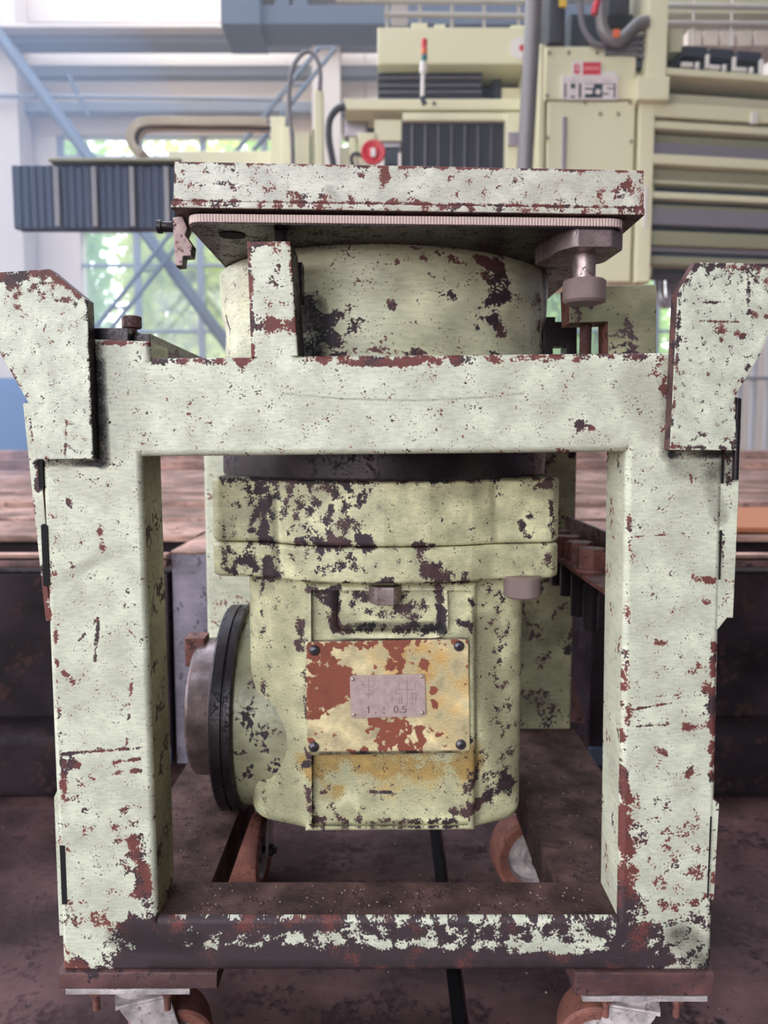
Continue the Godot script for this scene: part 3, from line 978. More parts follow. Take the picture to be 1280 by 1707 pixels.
func crossrail(g: Node3D) -> void:
	# the bands of the crossrail, receding to the right
	var z := -4.05
	var turn := Transform3D(Basis(Vector3.UP, deg_to_rad(8.0)), Vector3.ZERO)
	var pivot := at(1092, 300, z)
	var around := Transform3D(Basis.IDENTITY, pivot) * turn * Transform3D(Basis.IDENTITY, -pivot)
	var dark_blue := plain(Color8(70, 80, 96), 0.6)
	var bands := [
		["ledge", M.green, 112, 124, 0.10, 0.3], ["web", M.recess, 122, 156, -0.12, 0.2], ["web", M.green_shade, 154, 172, 0.02, 0.2], ["cover", M.green, 170, 194, 0.06, 0.2],
		["groove", M.recess, 192, 204, -0.04, 0.2], ["way", M.green, 201, 214, 0.05, 0.2], ["groove", dark_blue, 212, 226, -0.05, 0.2], ["web", M.olive, 224, 238, -0.01, 0.2],
		["slideway", M.machine_steel, 237, 257, 0.03, 0.2], ["way", M.green, 256, 273, 0.06, 0.2], ["groove", M.recess, 271, 282, -0.03, 0.2], ["web", M.olive, 279, 300, 0.0, 0.2],
		["way", M.green_shade, 299, 306, 0.02, 0.2], ["groove", dark_blue, 304, 321, -0.05, 0.2], ["way", M.green, 319, 330, 0.05, 0.2], ["groove", M.recess, 329, 341, -0.03, 0.2],
		["web", M.olive, 340, 347, 0.0, 0.2], ["slideway", M.machine_steel, 346, 374, 0.04, 0.2], ["groove", M.recess, 372, 386, -0.03, 0.2], ["way", M.olive, 384, 408, 0.04, 0.2],
		["web", M.machine_steel, 406, 419, 0.0, 0.2], ["groove", dark_blue, 417, 427, -0.03, 0.2], ["underside", M.olive, 426, 440, 0.02, 0.2], ["underside", M.recess, 438, 456, -0.1, 0.2]]
	var first: MeshInstance3D = null
	for b in bands:
		var s := begin(b[1])
		s.xf = around
		slab(s, 1080, b[2], 1420, b[3], z + b[4], b[5], 0.006)
		if first == null:
			first = put(s, "crossrail", g)
		else:
			put(s, b[0], first)
	for k in 3:
		var x := 1140.0 + k * 49.0
		var s := begin(M.bellows)
		s.xf = around
		slab(s, x, 72 + k, x + 44, 90 + k, z + 0.05, 0.2, 0.01)
		slab(s, x - 8, 90 + k, x + 48, 113, z + 0.0, 0.2, 0.005)
		var box := put(s, "drive_box", g)
		s = begin(M.white)
		s.xf = around
		slab(s, x - 3, 100 + k, x + 16, 108 + k, z + 0.08, 0.03, 0.006)
		slab(s, x + 22, 98 + k, x + 28, 109 + k, z + 0.08, 0.03, 0.006)
		slab(s, x + 40, 84 + k, x + 46, 108 + k, z + 0.08, 0.03, 0.006)
		put(s, "bracket", box)
	var pl := begin(M.white)
	pl.xf = around
	slab(pl, 1262, 176, 1274, 196, z + 0.075, 0.02, 0.002)
	put(pl, "small_plate", g)
	part("bracket_box", M.green_shade, g, [1116, 48, 1140, 86], z + 0.0, 0.2)
	# walkway railing on top
	var zr := -5.2
	var rl := begin(M.rail)
	rl.tube(PackedVector3Array([at(560, 1, zr), at(880, 3, zr)]), 0.02)
	rl.tube(PackedVector3Array([at(640, 24, zr), at(880, 27, zr)]), 0.02)
	rl.tube(PackedVector3Array([at(1110, 10, zr), at(1400, 14, zr)]), 0.02)
	rl.tube(PackedVector3Array([at(1110, 39, zr), at(1400, 42, zr)]), 0.02)
	var rail := put(rl, "railing", g)
	for x in [645, 700, 754, 808, 866]:
		part("railing_post", M.rail, rail, [x - 3, -60, x + 3, 46], zr, 0.04, 0.004)
	for x in [1158, 1222, 1290]:
		part("railing_post", M.rail, rail, [x - 3, -60, x + 3, 76], zr, 0.04, 0.004)
	part("top_cabinet", M.rail, g, [653, 6, 680, 44], zr - 0.3, 0.3)
	for k in 6:
		part("top_box", M.concrete, g, [1146 + k * 28, 50, 1170 + k * 28, 76], zr - 0.3, 0.3)
	part("top_beam", M.green_shade, g, [1090, -60, 1420, 22], zr - 0.6, 0.3)
	# hoses hanging under the crossrail
	for k in 3:
		bar("hose", M.machine_steel, g, [1094 + k * 9, 440, 1096 + k * 9, 490, 1106 + k * 7, 512, 1116 + k * 6, 488, 1122 + k * 6, 440], -4.6, 0.016)

# a flat print on a thin plate of its own
func print_face(parent: Node, called: String, m: Material, r: Array, z: float) -> void:
	var a := at(r[0], r[3], z)
	var b := at(r[2], r[1], z)
	var s := begin(m)
	s.uv_at = Vector2(a.x, b.y)
	s.uv_size = Vector2(b.x - a.x, b.y - a.y)
	s.prism(rect(a.x, a.y, b.x, b.y), z, z - 0.006, 0.0008, M.white, [], 1)
	put(s, called, parent)

func fill(im: Image, r: Array, c: Color) -> void:
	im.fill_rect(Rect2i(r[0], r[1], r[2] - r[0], r[3] - r[1]), c)

func picture(im: Image, rough := 0.5) -> StandardMaterial3D:
	var m := StandardMaterial3D.new()
	m.albedo_texture = ImageTexture.create_from_image(im)
	m.roughness = rough
	return m

func sign_print() -> StandardMaterial3D:
	if M.has("sign"):
		return M.sign
	var im := Image.create_empty(380, 160, false, Image.FORMAT_RGB8)
	var paper := Color8(226, 212, 210)
	var ink := Color8(44, 56, 66)
	im.fill(paper)
	fill(im, [18, 50, 362, 148], ink)
	for b in [[30, 50, 60, 148], [90, 50, 115, 148], [30, 84, 115, 134],            # H
			[131, 50, 155, 148], [155, 56, 215, 79], [155, 93, 207, 121],              # F
			[275, 56, 350, 79], [275, 56, 304, 115], [275, 89, 350, 115], [318, 89, 350, 148], [275, 126, 350, 148]]:   # 5
		fill(im, b, paper)
	for y in range(-20, 21):
		for x in range(-20, 21):
			if x * x + y * y < 330:
				im.set_pixel(244 + x, 106 + y, paper)
	# a line of small print, too small to read
	var rng := RandomNumberGenerator.new()
	rng.seed = 9
	var x := 54
	while x < 330:
		var w := rng.randi_range(5, 9)
		if not (x > 112 and x < 132) and not (x > 244 and x < 264):
			fill(im, [x, 24, x + 3, 38], Color8(178, 164, 166))
			fill(im, [x, 24 + rng.randi_range(0, 2) * 6, x + w, 27 + rng.randi_range(0, 2) * 5], Color8(178, 164, 166))
		x += w + 4
	M.sign = picture(im)
	return M.sign

func badge_print() -> StandardMaterial3D:
	var im := Image.create_empty(200, 96, false, Image.FORMAT_RGB8)
	var paper := Color8(232, 216, 214)
	var red := Color8(208, 56, 70)
	im.fill(paper)
	for b in [[14, 20, 22, 80], [26, 14, 36, 84], [44, 20, 54, 80], [22, 66, 46, 84]]:
		fill(im, b, red)
	fill(im, [74, 6, 194, 90], red)
	var x := 84
	while x < 184:
		fill(im, [x, 36, x + 12, 58], Color8(236, 150, 152))
		x += 17
	return picture(im)

# ------------------------------------------------------------------ trolley
const WEAR_AND_SHADE := [
	[252, 599, 410, 601, 10, 60, 0], [500, 598, 760, 598, 13, 62, 0], [760, 598, 1105, 590, 12, 55, 0], [600, 606, 700, 604, 8, 45, 0], [240, 757, 1040, 750, 5, 16, 0], [398, 598, 404, 615, 11, 60, 0],
	[414, 404, 419, 592, 6, 62, 0], [484, 402, 494, 545, 8, 64, 0], [414, 405, 484, 402, 7, 66, 0], [425, 535, 488, 545, 18, 58, 0], [450, 420, 455, 520, 34, 16, 0],
	[160, 570, 248, 570, 7, 55, 0], [248, 570, 254, 598, 6, 50, 0], [968, 710, 978, 712, 13, 80, 0], [985, 712, 988, 713, 6, 60, 0], [1100, 610, 1112, 740, 12, 26, 0], [1104, 648, 1112, 650, 9, 70, 0],
	[163, 1030, 157, 1100, 5, 72, 0], [158, 1035, 130, 1068, 3, 52, 0], [105, 1256, 235, 1246, 4, 68, 0], [105, 1272, 132, 1274, 9, 48, 0], [190, 1270, 232, 1264, 4, 58, 0], [195, 1288, 232, 1284, 5, 52, 0],
	[105, 1256, 110, 1350, 6, 36, 0], [165, 885, 170, 915, 8, 42, 0], [112, 835, 118, 845, 6, 60, 0], [105, 1120, 120, 1135, 8, 40, 0], [220, 1130, 210, 1240, 4, 44, 0], [112, 1260, 130, 1380, 26, 18, 0], [150, 1290, 160, 1300, 8, 50, 0],
	[200, 1360, 235, 1480, 36, 30, 0], [225, 1400, 245, 1500, 18, 44, 0], [110, 1520, 250, 1555, 34, 30, 0], [185, 1390, 190, 1400, 12, 40, 1], [105, 1400, 240, 1500, 60, 9, 0],
	[92, 1050, 103, 1330, 5, 42, 0], [240, 770, 262, 1520, 5, 22, 0], [60, 772, 62, 815, 8, 75, 0], [52, 830, 60, 960, 5, 50, 0], [68, 950, 78, 1032, 9, 70, 0], [48, 690, 54, 750, 6, 30, 0],
	[262, 1585, 1040, 1583, 90, 78, 0], [262, 1540, 560, 1540, 16, 40, 0], [105, 1612, 300, 1612, 30, 56, 0], [200, 1560, 320, 1590, 40, 34, 0], [1000, 1600, 1185, 1610, 40, 44, 0], [262, 1590, 1185, 1590, 110, 78, 1], [262, 1606, 1040, 1606, 34, 50, 0], [110, 1600, 200, 1615, 30, 24, 0], [1045, 1480, 1040, 1560, 20, 30, 0],
	[310, 1576, 430, 1576, 10, -36, 0], [470, 1568, 640, 1572, 16, -40, 0], [640, 1575, 1000, 1582, 16, -36, 0], [870, 1575, 1020, 1580, 30, -34, 0], [130, 1590, 180, 1620, 16, -26, 0], [190, 1570, 240, 1580, 12, -22, 0],
	[1042, 1090, 1034, 1520, 11, 40, 0], [1050, 770, 1045, 1090, 5, 26, 0], [1050, 1380, 1045, 1500, 22, 40, 0], [1040, 1290, 1046, 1330, 12, 50, 0],
	[1190, 1070, 1186, 1300, 9, 62, 0], [1150, 1120, 1188, 1100, 12, 30, 0], [1140, 1214, 1192, 1206, 8, 62, 0], [1158, 962, 1188, 966, 9, 76, 0], [1175, 1000, 1180, 1005, 8, 58, 0], [1172, 1130, 1185, 1200, 14, 34, 0],
	[1145, 1290, 1150, 1284, 11, 76, 0], [1096, 1070, 1108, 1072, 8, 66, 0], [1052, 1170, 1046, 1205, 8, 52, 0], [1055, 1182, 1118, 1171, 3, 62, 0], [1050, 1163, 1130, 1158, 2, 46, 0], [1060, 1210, 1150, 1205, 2, 44, 0], [1080, 1235, 1108, 1256, 8, 46, 0],
	[1060, 1340, 1180, 1500, 80, 22, 0], [1110, 1420, 1130, 1450, 14, 30, 0], [1060, 1500, 1185, 1560, 50, 24, 0], [1052, 895, 1140, 888, 2, 44, 0], [1150, 790, 1165, 870, 3, 34, 0], [1094, 960, 1112, 985, 3, 44, 0], [1210, 760, 1216, 800, 8, 60, 0],
	[1200, 850, 1210, 1020, 9, 24, 0], [1195, 1340, 1190, 1520, 8, 20, 0], [1048, 850, 1052, 940, 6, 26, 0],
	[160, 555, 170, 768, 15, 120, 2], [60, 771, 165, 772, 7, 130, 2], [1120, 756, 1222, 756, 9, 130, 2], [1130, 778, 1215, 785, 24, 60, 2], [1112, 600, 1112, 756, 16, 50, 2], [1180, 800, 1200, 860, 18, 46, 2], [1060, 640, 1100, 700, 46, 26, 2],  # besides dirt, these paint the shade beside and under the ear plates
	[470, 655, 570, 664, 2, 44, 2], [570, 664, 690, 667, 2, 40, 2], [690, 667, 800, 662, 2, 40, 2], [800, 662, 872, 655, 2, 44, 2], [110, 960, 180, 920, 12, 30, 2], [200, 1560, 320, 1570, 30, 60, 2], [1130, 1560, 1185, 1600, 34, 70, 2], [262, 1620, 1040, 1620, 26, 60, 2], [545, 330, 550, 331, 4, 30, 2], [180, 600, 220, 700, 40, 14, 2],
	[70, 770, 90, 1030, 22, 12, 0], [100, 940, 240, 1010, 30, 8, 0]]

func trolley() -> void:
	var t := thing("trolley", "chipped pale green welded steel trolley frame on four castors, carrying the machine head", "trolley")
	var tex_lo := flat([20, 1700])[0]
	var tex_hi := flat([1262, 395])[0]
	var TW := 1600
	var TH := int(1600 * (tex_hi.y - tex_lo.y) / (tex_hi.x - tex_lo.x))
	var uv := func(s: Soup): s.uv_at = Vector2(tex_lo.x, tex_hi.y); s.uv_size = Vector2(tex_hi.x - tex_lo.x, tex_hi.y - tex_lo.y)
	var probe := Soup.new()
	uv.call(probe)
	M.frame = coated(enamel(TW, TH, 101, {"freq": 0.02, "limit": 192.0, "gain": 1.5, "strokes": chips(WEAR_AND_SHADE, 0.0, probe, TW, TH), "dark_limit": 148.0}), 0.045)
	var B := 0.008
	var P := func(x: float, y: float): return flat([x, y])[0]
	var in_bl: Vector2 = P.call(262, 1531)
	var in_tl: Vector2 = P.call(235, 761)
	var in_br: Vector2 = P.call(1031, 1531)
	var in_tr: Vector2 = P.call(1044, 753)
	var back := -0.078
	# left post
	var s := begin(M.frame)
	uv.call(s)
	var top_l: Vector2 = P.call(250, 596)
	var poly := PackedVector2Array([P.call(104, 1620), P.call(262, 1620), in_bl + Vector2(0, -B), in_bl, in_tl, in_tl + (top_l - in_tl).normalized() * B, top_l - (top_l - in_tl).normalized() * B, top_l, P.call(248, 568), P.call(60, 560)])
	s.prism(poly, 0, back, B, M.enamel_shaded, [1, 2, 4, 5, 6], 4)  # darker sides than the right post, shade put into the paint
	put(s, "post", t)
	# right post
	s = begin(M.frame)
	uv.call(s)
	var top_r: Vector2 = P.call(1060, 588)
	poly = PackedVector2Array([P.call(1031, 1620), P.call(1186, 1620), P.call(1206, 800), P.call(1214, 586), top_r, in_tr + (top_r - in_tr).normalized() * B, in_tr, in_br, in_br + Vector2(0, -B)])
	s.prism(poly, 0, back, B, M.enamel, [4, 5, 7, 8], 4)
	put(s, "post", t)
	# head beam
	s = begin(M.frame)
	uv.call(s)
	var st_l: Vector2 = P.call(418, 595)
	var st_r: Vector2 = P.call(497, 593)
	var along := (st_l - st_r).normalized() * B
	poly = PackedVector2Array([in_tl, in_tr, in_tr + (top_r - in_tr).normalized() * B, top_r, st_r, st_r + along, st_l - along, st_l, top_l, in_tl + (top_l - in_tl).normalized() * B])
	s.prism(poly, 0, back, B, M.enamel_shaded, [1, 2, 4, 5, 6, 8, 9], 4)
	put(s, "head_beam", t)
	# bottom rail
	s = begin(M.frame)
	uv.call(s)
	poly = PackedVector2Array([P.call(262, 1620), P.call(1031, 1620), in_br + Vector2(0, -B), in_br, in_bl, in_bl + Vector2(0, -B)])
	s.prism(poly, 0, back, B, M.dust, [1, 2, 4, 5], 4)
	put(s, "bottom_rail", t)
	# upright stub with its jacking screw
	s = begin(M.frame)
	uv.call(s)
	poly = PackedVector2Array([st_l, st_r, P.call(484, 401), P.call(411, 402)])
	s.prism(poly, 0, -0.075, 0.003, M.black_steel, [0], 2)
	put(s, "upright_stub", t)
	s = begin(M.black_steel)
	slab(s, 470, 436, 503, 502, -0.076, 0.03, 0.003)
	put(s, "clamp_pad", t)
	thread(t, "jacking_screw", Vector3(at(468, 400, -0.03).x, at(468, 402, -0.03).y, -0.035), Vector3.UP, 0.009, at(468, 380, -0.03).y - at(468, 402, -0.03).y + 0.004, M.black_steel)
	# edge strips along the posts, welded in stitches
	for e in [[[38, 672, 76, 1035, 86, 1035, 79, 977, 73, 977, 70, 874, 76, 874, 71, 815, 66, 815, 63, 767, 60, 672]], [[90, 1330, 96, 1316, 104, 1316, 104, 1408, 102, 1408, 107, 1510, 112, 1510, 112, 1560, 99, 1560]], [[1238, 665, 1222, 1030, 1212, 1030, 1196, 1050, 1192, 1050, 1196, 966, 1200, 966, 1204, 884, 1199, 884, 1202, 806, 1205, 806, 1208, 750, 1212, 665]], [[1199, 1340, 1190, 1500, 1186, 1500, 1180, 1500, 1181, 1360, 1184, 1330]]]:
		s = begin(M.frame)
		uv.call(s)
		s.prism(flat(e[0], -0.002), -0.002, -0.06, 0.0006, M.rust, [], 1)
		put(s, "edge_strip", t)
	s = begin(M.black_steel)
	s.prism(flat([1228, 662, 1237, 664, 1232, 800, 1223, 800], 0.004), 0.004, -0.02, 0.002, null, [], 2)
	put(s, "edge_bar", t)
	# slotted gaps show black behind
	for q in [[66, 768, 71, 815], [72, 876, 79, 976], [103, 1410, 108, 1508], [1204, 764, 1208, 806], [1199, 886, 1204, 966], [1181, 1362, 1184, 1498]]:
		s = begin(M.slot)
		slab(s, q[0], q[1], q[2], q[3], 0.0006, 0.01, 0.0003)
		put(s, "weld_gap", t)
	# ear plates on both posts
	var ears := [[[60, 766, 155, 765, 145, 500, 82, 448, -40, 456, -66, 480, -44, 545, 0, 590, 47, 672], 201, [[60, 764, 155, 764, 5, 26, 0], [0, 458, 82, 452, 14, 66, 0], [0, 470, 110, 480, 26, 34, 0], [82, 452, 144, 500, 9, 60, 0], [145, 505, 153, 760, 4, 40, 0], [0, 590, 48, 672, 6, 34, 0], [0, 470, 120, 500, 26, 30, 1], [20, 480, 30, 520, 12, 34, 0], [110, 500, 135, 530, 12, 34, 0], [110, 700, 108, 760, 3, 46, 0], [112, 745, 118, 752, 7, 30, 0], [145, 500, 150, 760, 10, 40, 1], [80, 520, 70, 560, 2, 40, 0]]],
		[[1117, 750, 1228, 751, 1226, 660, 1272, 585, 1279, 560, 1292, 540, 1334, 500, 1334, 440, 1160, 437, 1130, 487], 205, [[1160, 442, 1280, 440, 11, 64, 0], [1160, 442, 1130, 490, 8, 56, 0], [1133, 490, 1119, 745, 4, 46, 0], [1120, 745, 1226, 747, 5, 58, 0], [1190, 460, 1280, 470, 22, 24, 0], [1185, 455, 1280, 520, 34, 24, 1], [1245, 450, 1248, 520, 4, 56, 0], [1246, 520, 1275, 528, 6, 54, 0], [1165, 535, 1240, 536, 2, 52, 0], [1205, 540, 1200, 560, 11, 56, 0], [1230, 555, 1235, 558, 8, 68, 0], [1250, 600, 1225, 665, 10, 32, 0], [1155, 505, 1205, 503, 3, 48, 0], [1130, 550, 1135, 640, 9, 22, 0], [1180, 625, 1181, 626, 4, 70, 0], [1150, 733, 1160, 730, 6, 58, 0], [1170, 727, 1182, 724, 7, 56, 0], [1210, 735, 1220, 738, 8, 48, 0], [1226, 670, 1227, 745, 5, 36, 0], [1120, 500, 1280, 620, 90, 6, 0], [1140, 440, 1250, 740, 140, 34, 1]]]]
	for e in ears:
		var outline := flat(e[0], 0.02)
		s = Soup.new()
		var lo := outline[0]
		var hi := outline[0]
		for p in outline:
			lo = lo.min(p)
			hi = hi.max(p)
		s.uv_at = Vector2(lo.x, hi.y)
		s.uv_size = hi - lo
		var h := int(380.0 * (hi.y - lo.y) / (hi.x - lo.x))
		s.use(coated(enamel(380, h, e[1], {"freq": 0.022, "limit": 188.0, "paint": Color8(206, 207, 186), "dark_limit": 142.0, "strokes": chips(e[2], 0.02, s, 380, h)}), 0.045))
		s.prism(outline, 0.02, 0.0, 0.0015, M.primer if e[1] == 205 else M.black_steel, [], 2)  # the left ear edge is blackened to stand for its unlit side
		put(s, "ear_plate", t)
	# foot plates and castors
	var feet := [[97, 1621, 362, 1650], [958, 1621, 1192, 1662]]
	for q in feet:
		s = begin(M.primer)
		var a := at(q[0], q[3], 0.004)
		var b := at(q[2], q[1], 0.004)
		s.box(Vector3(a.x, a.y, -0.11), Vector3(b.x, b.y, 0.004), 0.004)
		put(s, "foot_plate", t)
	var yl := at(0, 1651, 0.0).y
	var yr := at(0, 1663, 0.0).y
	castor(t, Vector3(at(234, 1655, -0.05).x, yl, -0.052), 0.35, 0.056)
	castor(t, Vector3(at(1054, 1665, -0.05).x, yr, -0.052), 2.9, 0.060)
	# side rails, rear posts, rear beam
	var y_top := in_bl.y
	var y_bot: float = P.call(262, 1618).y
	for sd in [-1, 1]:
		s = begin(M.dust)
		s.box(Vector3(0.232 if sd > 0 else -0.232, y_bot, -0.72), Vector3(0.39 if sd > 0 else -0.362, y_top - 0.004, -0.075), 0.006)
		put(s, "side_rail", t)
		s = begin(M.enamel if sd < 0 else M.enamel_shaded)  # right post gets the darkened enamel, its shade painted in
		var z := -0.64
		var xo: float = at(341 if sd < 0 else 960, 860, z).x
		s.box(Vector3(xo, y_bot, z - 0.078), Vector3(xo - 0.12 * sd, at(640, 590).y, z), 0.007)
		put(s, "rear_post", t)
		s = begin(M.primer)
		s.prism(pairs([xo, y_top, xo, y_top + 0.12, xo + 0.035 * sd, y_top]), -0.66, -0.69, 0.001)
		put(s, "gusset", t)
		var yc := y_bot - 0.004
		s = begin(M.primer)
		s.box(Vector3(0.235 * sd, yc - 0.014, -0.64), Vector3(0.36 * sd, yc, -0.44), 0.003)
		put(s, "foot_plate", t)
	castor(t, Vector3(-0.252, y_bot - 0.018, -0.54), 4.65, 0.074)
	castor(t, Vector3(0.315, y_bot - 0.018, -0.5), 3.25, 0.076)
	s = begin(M.enamel_shaded)
	s.box(Vector3(-0.27, at(0, 760).y, -0.72), Vector3(0.27, at(0, 600).y, -0.65), 0.007)
	put(s, "rear_beam", t)
	s = begin(M.dust)
	s.box(Vector3(-0.22, y_bot, -0.72), Vector3(0.22, y_top, -0.65), 0.007)
	put(s, "rear_rail", t)
	# plate on the left shoulder, bolt on it
	var l0 := at(152, 572, -0.02)
	var l1 := at(217, 548, -0.02)
	s = begin(M.black_steel)
	s.box(Vector3(l0.x, l0.y, -0.62), Vector3(l1.x, l1.y, -0.012), 0.002)
	put(s, "shoulder_plate", t)
	s = begin(M.black_steel)
	s.box(Vector3(l1.x, l0.y, -0.60), Vector3(at(250, 572, -0.03).x, at(0, 556, -0.03).y, -0.03), 0.002)
	put(s, "shoulder_plate", t)
	s = begin(M.primer)
	var bp := at(220, 556, -0.035)
	s.lathe(pairs([0.0, 0.0, 0.006, 0.0, 0.006, 0.006, 0.0105, 0.006, 0.0115, 0.007, 0.0115, 0.019, 0.0105, 0.020, 0.006, 0.020, 0.006, 0.014, 0.0, 0.014]), 24, Transform3D(Basis.IDENTITY, bp))
	put(s, "socket_bolt", t)
	# notched block and threaded rod at the right
	s = begin(M.enamel_shaded)
	s.prism(flat([1014, 600, 1094, 600, 1095, 474, 1000, 477, 948, 477, 950, 538, 1014, 536], -0.14), -0.14, -0.19, 0.002, M.rust, [], 2, true)
	put(s, "notched_block", t)
	var rp := at(975, 600, -0.165)
	thread(t, "threaded_rod", rp, Vector3.UP, 0.0085, at(975, 536, -0.165).y - rp.y, M.primer)
	s = begin(M.black_steel)
	s.prism(flat([905, 610, 905, 528, 926, 528, 926, 536, 962, 536, 962, 610, 944, 610, 944, 576, 922, 576, 922, 610], -0.3), -0.3, -0.34, 0.002, null, [], 2, true)
	put(s, "clamp_bracket", t)
	s = begin(M.enamel_shaded)
	s.box(Vector3(0.22, at(0, 640).y, -0.65), Vector3(0.36, at(0, 600).y, -0.07), 0.005)
	put(s, "upper_side_rail", t)
	# shelf of bolts
	var sh := 0.85 - 0.198
	s = begin(M.rust)
	s.box(Vector3(0.294, sh - 0.006, -0.62), Vector3(0.385, sh, -0.076), 0.0015)
	put(s, "bolt_shelf", t)
	s = begin(M.primer)
	s.box(Vector3(0.36, sh, -0.62), Vector3(0.366, sh + 0.05, -0.076), 0.0015)
	put(s, "shelf_upstand", t)
	var which := ["big hexagon bolt hanging in the right shelf, nearest the right post", "big hexagon bolt in the right shelf, second from the right post", "big hexagon bolt in the right shelf, third from the right post", "big hexagon bolt in the right shelf, farthest from the right post"]
	var made: Array = []
	for k in 4:
		var b := thing("hex_bolt", which[k], "bolt", Vector3(0.318, sh, -0.268 - 0.078 * k), "bolts hanging in the right shelf")
		made.append(b)
		s = begin(M.rust)
		s.xf = Transform3D(PLAN.basis, Vector3(0, 0.005, 0))
		s.prism(hexagon(0.0235, 0.35 + k * 0.5), 0.03, 0.0, 0.002)
		put(s, "bolt_head", b)
		s = begin(M.rust)
		s.lathe(pairs([0.0, 0, 0.028, 0, 0.028, 0.005, 0.0, 0.005]), 24)
		put(s, "washer", b)
		var long: float = [0.092, 0.088, 0.07, 0.066][k]
		thread(b, "threaded_shank", Vector3(0, -long, 0), Vector3.UP, 0.0125, long, M.black_steel, 0.0035)

func thread(parent: Node, called: String, foot: Vector3, up: Vector3, r: float, length: float, m: Material, pitch := 0.0026) -> void:
	var prof := PackedVector2Array([Vector2(0, 0)])
	var y := 0.0
	while y < length - pitch:
		prof.append(Vector2(r * 0.86, y))
		prof.append(Vector2(r, y + pitch * 0.5))
		y += pitch
	prof.append(Vector2(r * 0.86, length))
	prof.append(Vector2(0, length))
	var s := begin(m)
	s.lathe(prof, 16, Transform3D(Basis.IDENTITY, foot))
	put(s, called, parent)

# swivel castor hanging from the height of where; turn is the way it trails
func castor(parent: Node, where: Vector3, turn: float, r: float) -> void:
	var s := begin(M.zinc)
	var axle := Vector3(0.036, -(where.y - r), 0)
	for sd in [-1, 1]:
		var z0: float = 0.036 * sd
		s.prism(soften(pairs([-0.03, -0.03, -0.012, -0.06, axle.x - 0.018, axle.y - 0.005, axle.x, axle.y - 0.018, axle.x + 0.018, axle.y, 0.034, -0.03]), 0.006), maxf(z0, z0 - 0.004 * sd), minf(z0, z0 - 0.004 * sd), 0.001, null, [], 1, true)
	s.box(Vector3(-0.032, -0.034, -0.036), Vector3(0.036, -0.028, 0.036), 0.002)
	var o := put(s, "castor", parent)
	o.position = where
	o.rotation.y = turn
	s = begin(M.zinc)
	s.box(Vector3(-0.078, -0.008, -0.05), Vector3(0.078, 0, 0.05), 0.002)
	put(s, "mounting_plate", o).rotation.y = -turn
	s = begin(M.zinc)
	s.lathe(pairs([0.0, -0.03, 0.03, -0.03, 0.036, -0.024, 0.037, -0.012, 0.034, -0.006, 0, -0.006]), 28)
	put(s, "swivel_race", o)
	var across := Transform3D(Basis(Vector3.RIGHT, PI / 2), axle)
	s = begin(M.tyre)
	s.lathe(pairs([r * 0.68, -0.026, r * 0.9, -0.029, r * 0.97, -0.026, r, -0.018, r, 0.018, r * 0.97, 0.026, r * 0.9, 0.029, r * 0.68, 0.026]), 40, across)
	put(s, "wheel", o)
	s = begin(M.zinc)
	s.lathe(pairs([0.0, -0.022, r * 0.3, -0.026, r * 0.32, -0.016, r * 0.62, -0.014, r * 0.69, -0.025, r * 0.69, 0.025, r * 0.62, 0.014, r * 0.32, 0.016, r * 0.3, 0.026, 0.0, 0.022]), 32, across)
	put(s, "wheel_hub", o)
	s = begin(M.black_steel)
	s.lathe(pairs([0.0, -0.05, 0.006, -0.05, 0.006, -0.044, 0.011, -0.043, 0.011, -0.0365, 0.006, -0.0365, 0.006, 0.0365, 0.011, 0.0365, 0.011, 0.043, 0.006, 0.044, 0.006, 0.05, 0.0, 0.05]), 16, across)
	put(s, "axle_bolt", o)
	for sx in [-0.045, 0.045]:
		for sz in [-0.035, 0.035]:
			s = begin(M.rust)
			s.xf = Transform3D(PLAN.basis, Vector3(sx, -0.016, sz))
			s.prism(hexagon(0.009, 0.3), 0.009, 0.0, 0.001)
			s.lathe(pairs([0.0, -0.022, 0.0045, -0.022, 0.0045, 0.0, 0.0, 0.0]), 10, Transform3D(Basis(Vector3.RIGHT, PI / 2), Vector3.ZERO))
			put(s, "plate_bolt", o).rotation.y = -turn

# ------------------------------------------------------------------ the milling head
func knurl() -> StandardMaterial3D:
	if M.has("knurl"):
		return M.knurl
	var im := Image.create_empty(64, 64, false, Image.FORMAT_RGB8)
	for y in 64:
		for x in 64:
			var a := absf(fposmod((x + y) / 32.0, 1.0) - 0.5) * 2.0
			var b := absf(fposmod((x - y) / 32.0, 1.0) - 0.5) * 2.0
			var v := minf(a, b)
			im.set_pixel(x, y, Color(v, v, v))
	var m := plain(Color8(160, 138, 134), 0.42, 0.35)
	m.heightmap_enabled = true
	m.heightmap_texture = ImageTexture.create_from_image(im)
	m.heightmap_scale = 0.06
	m.uv1_scale = Vector3(36, 1, 1)
	M.knurl = m
	return m

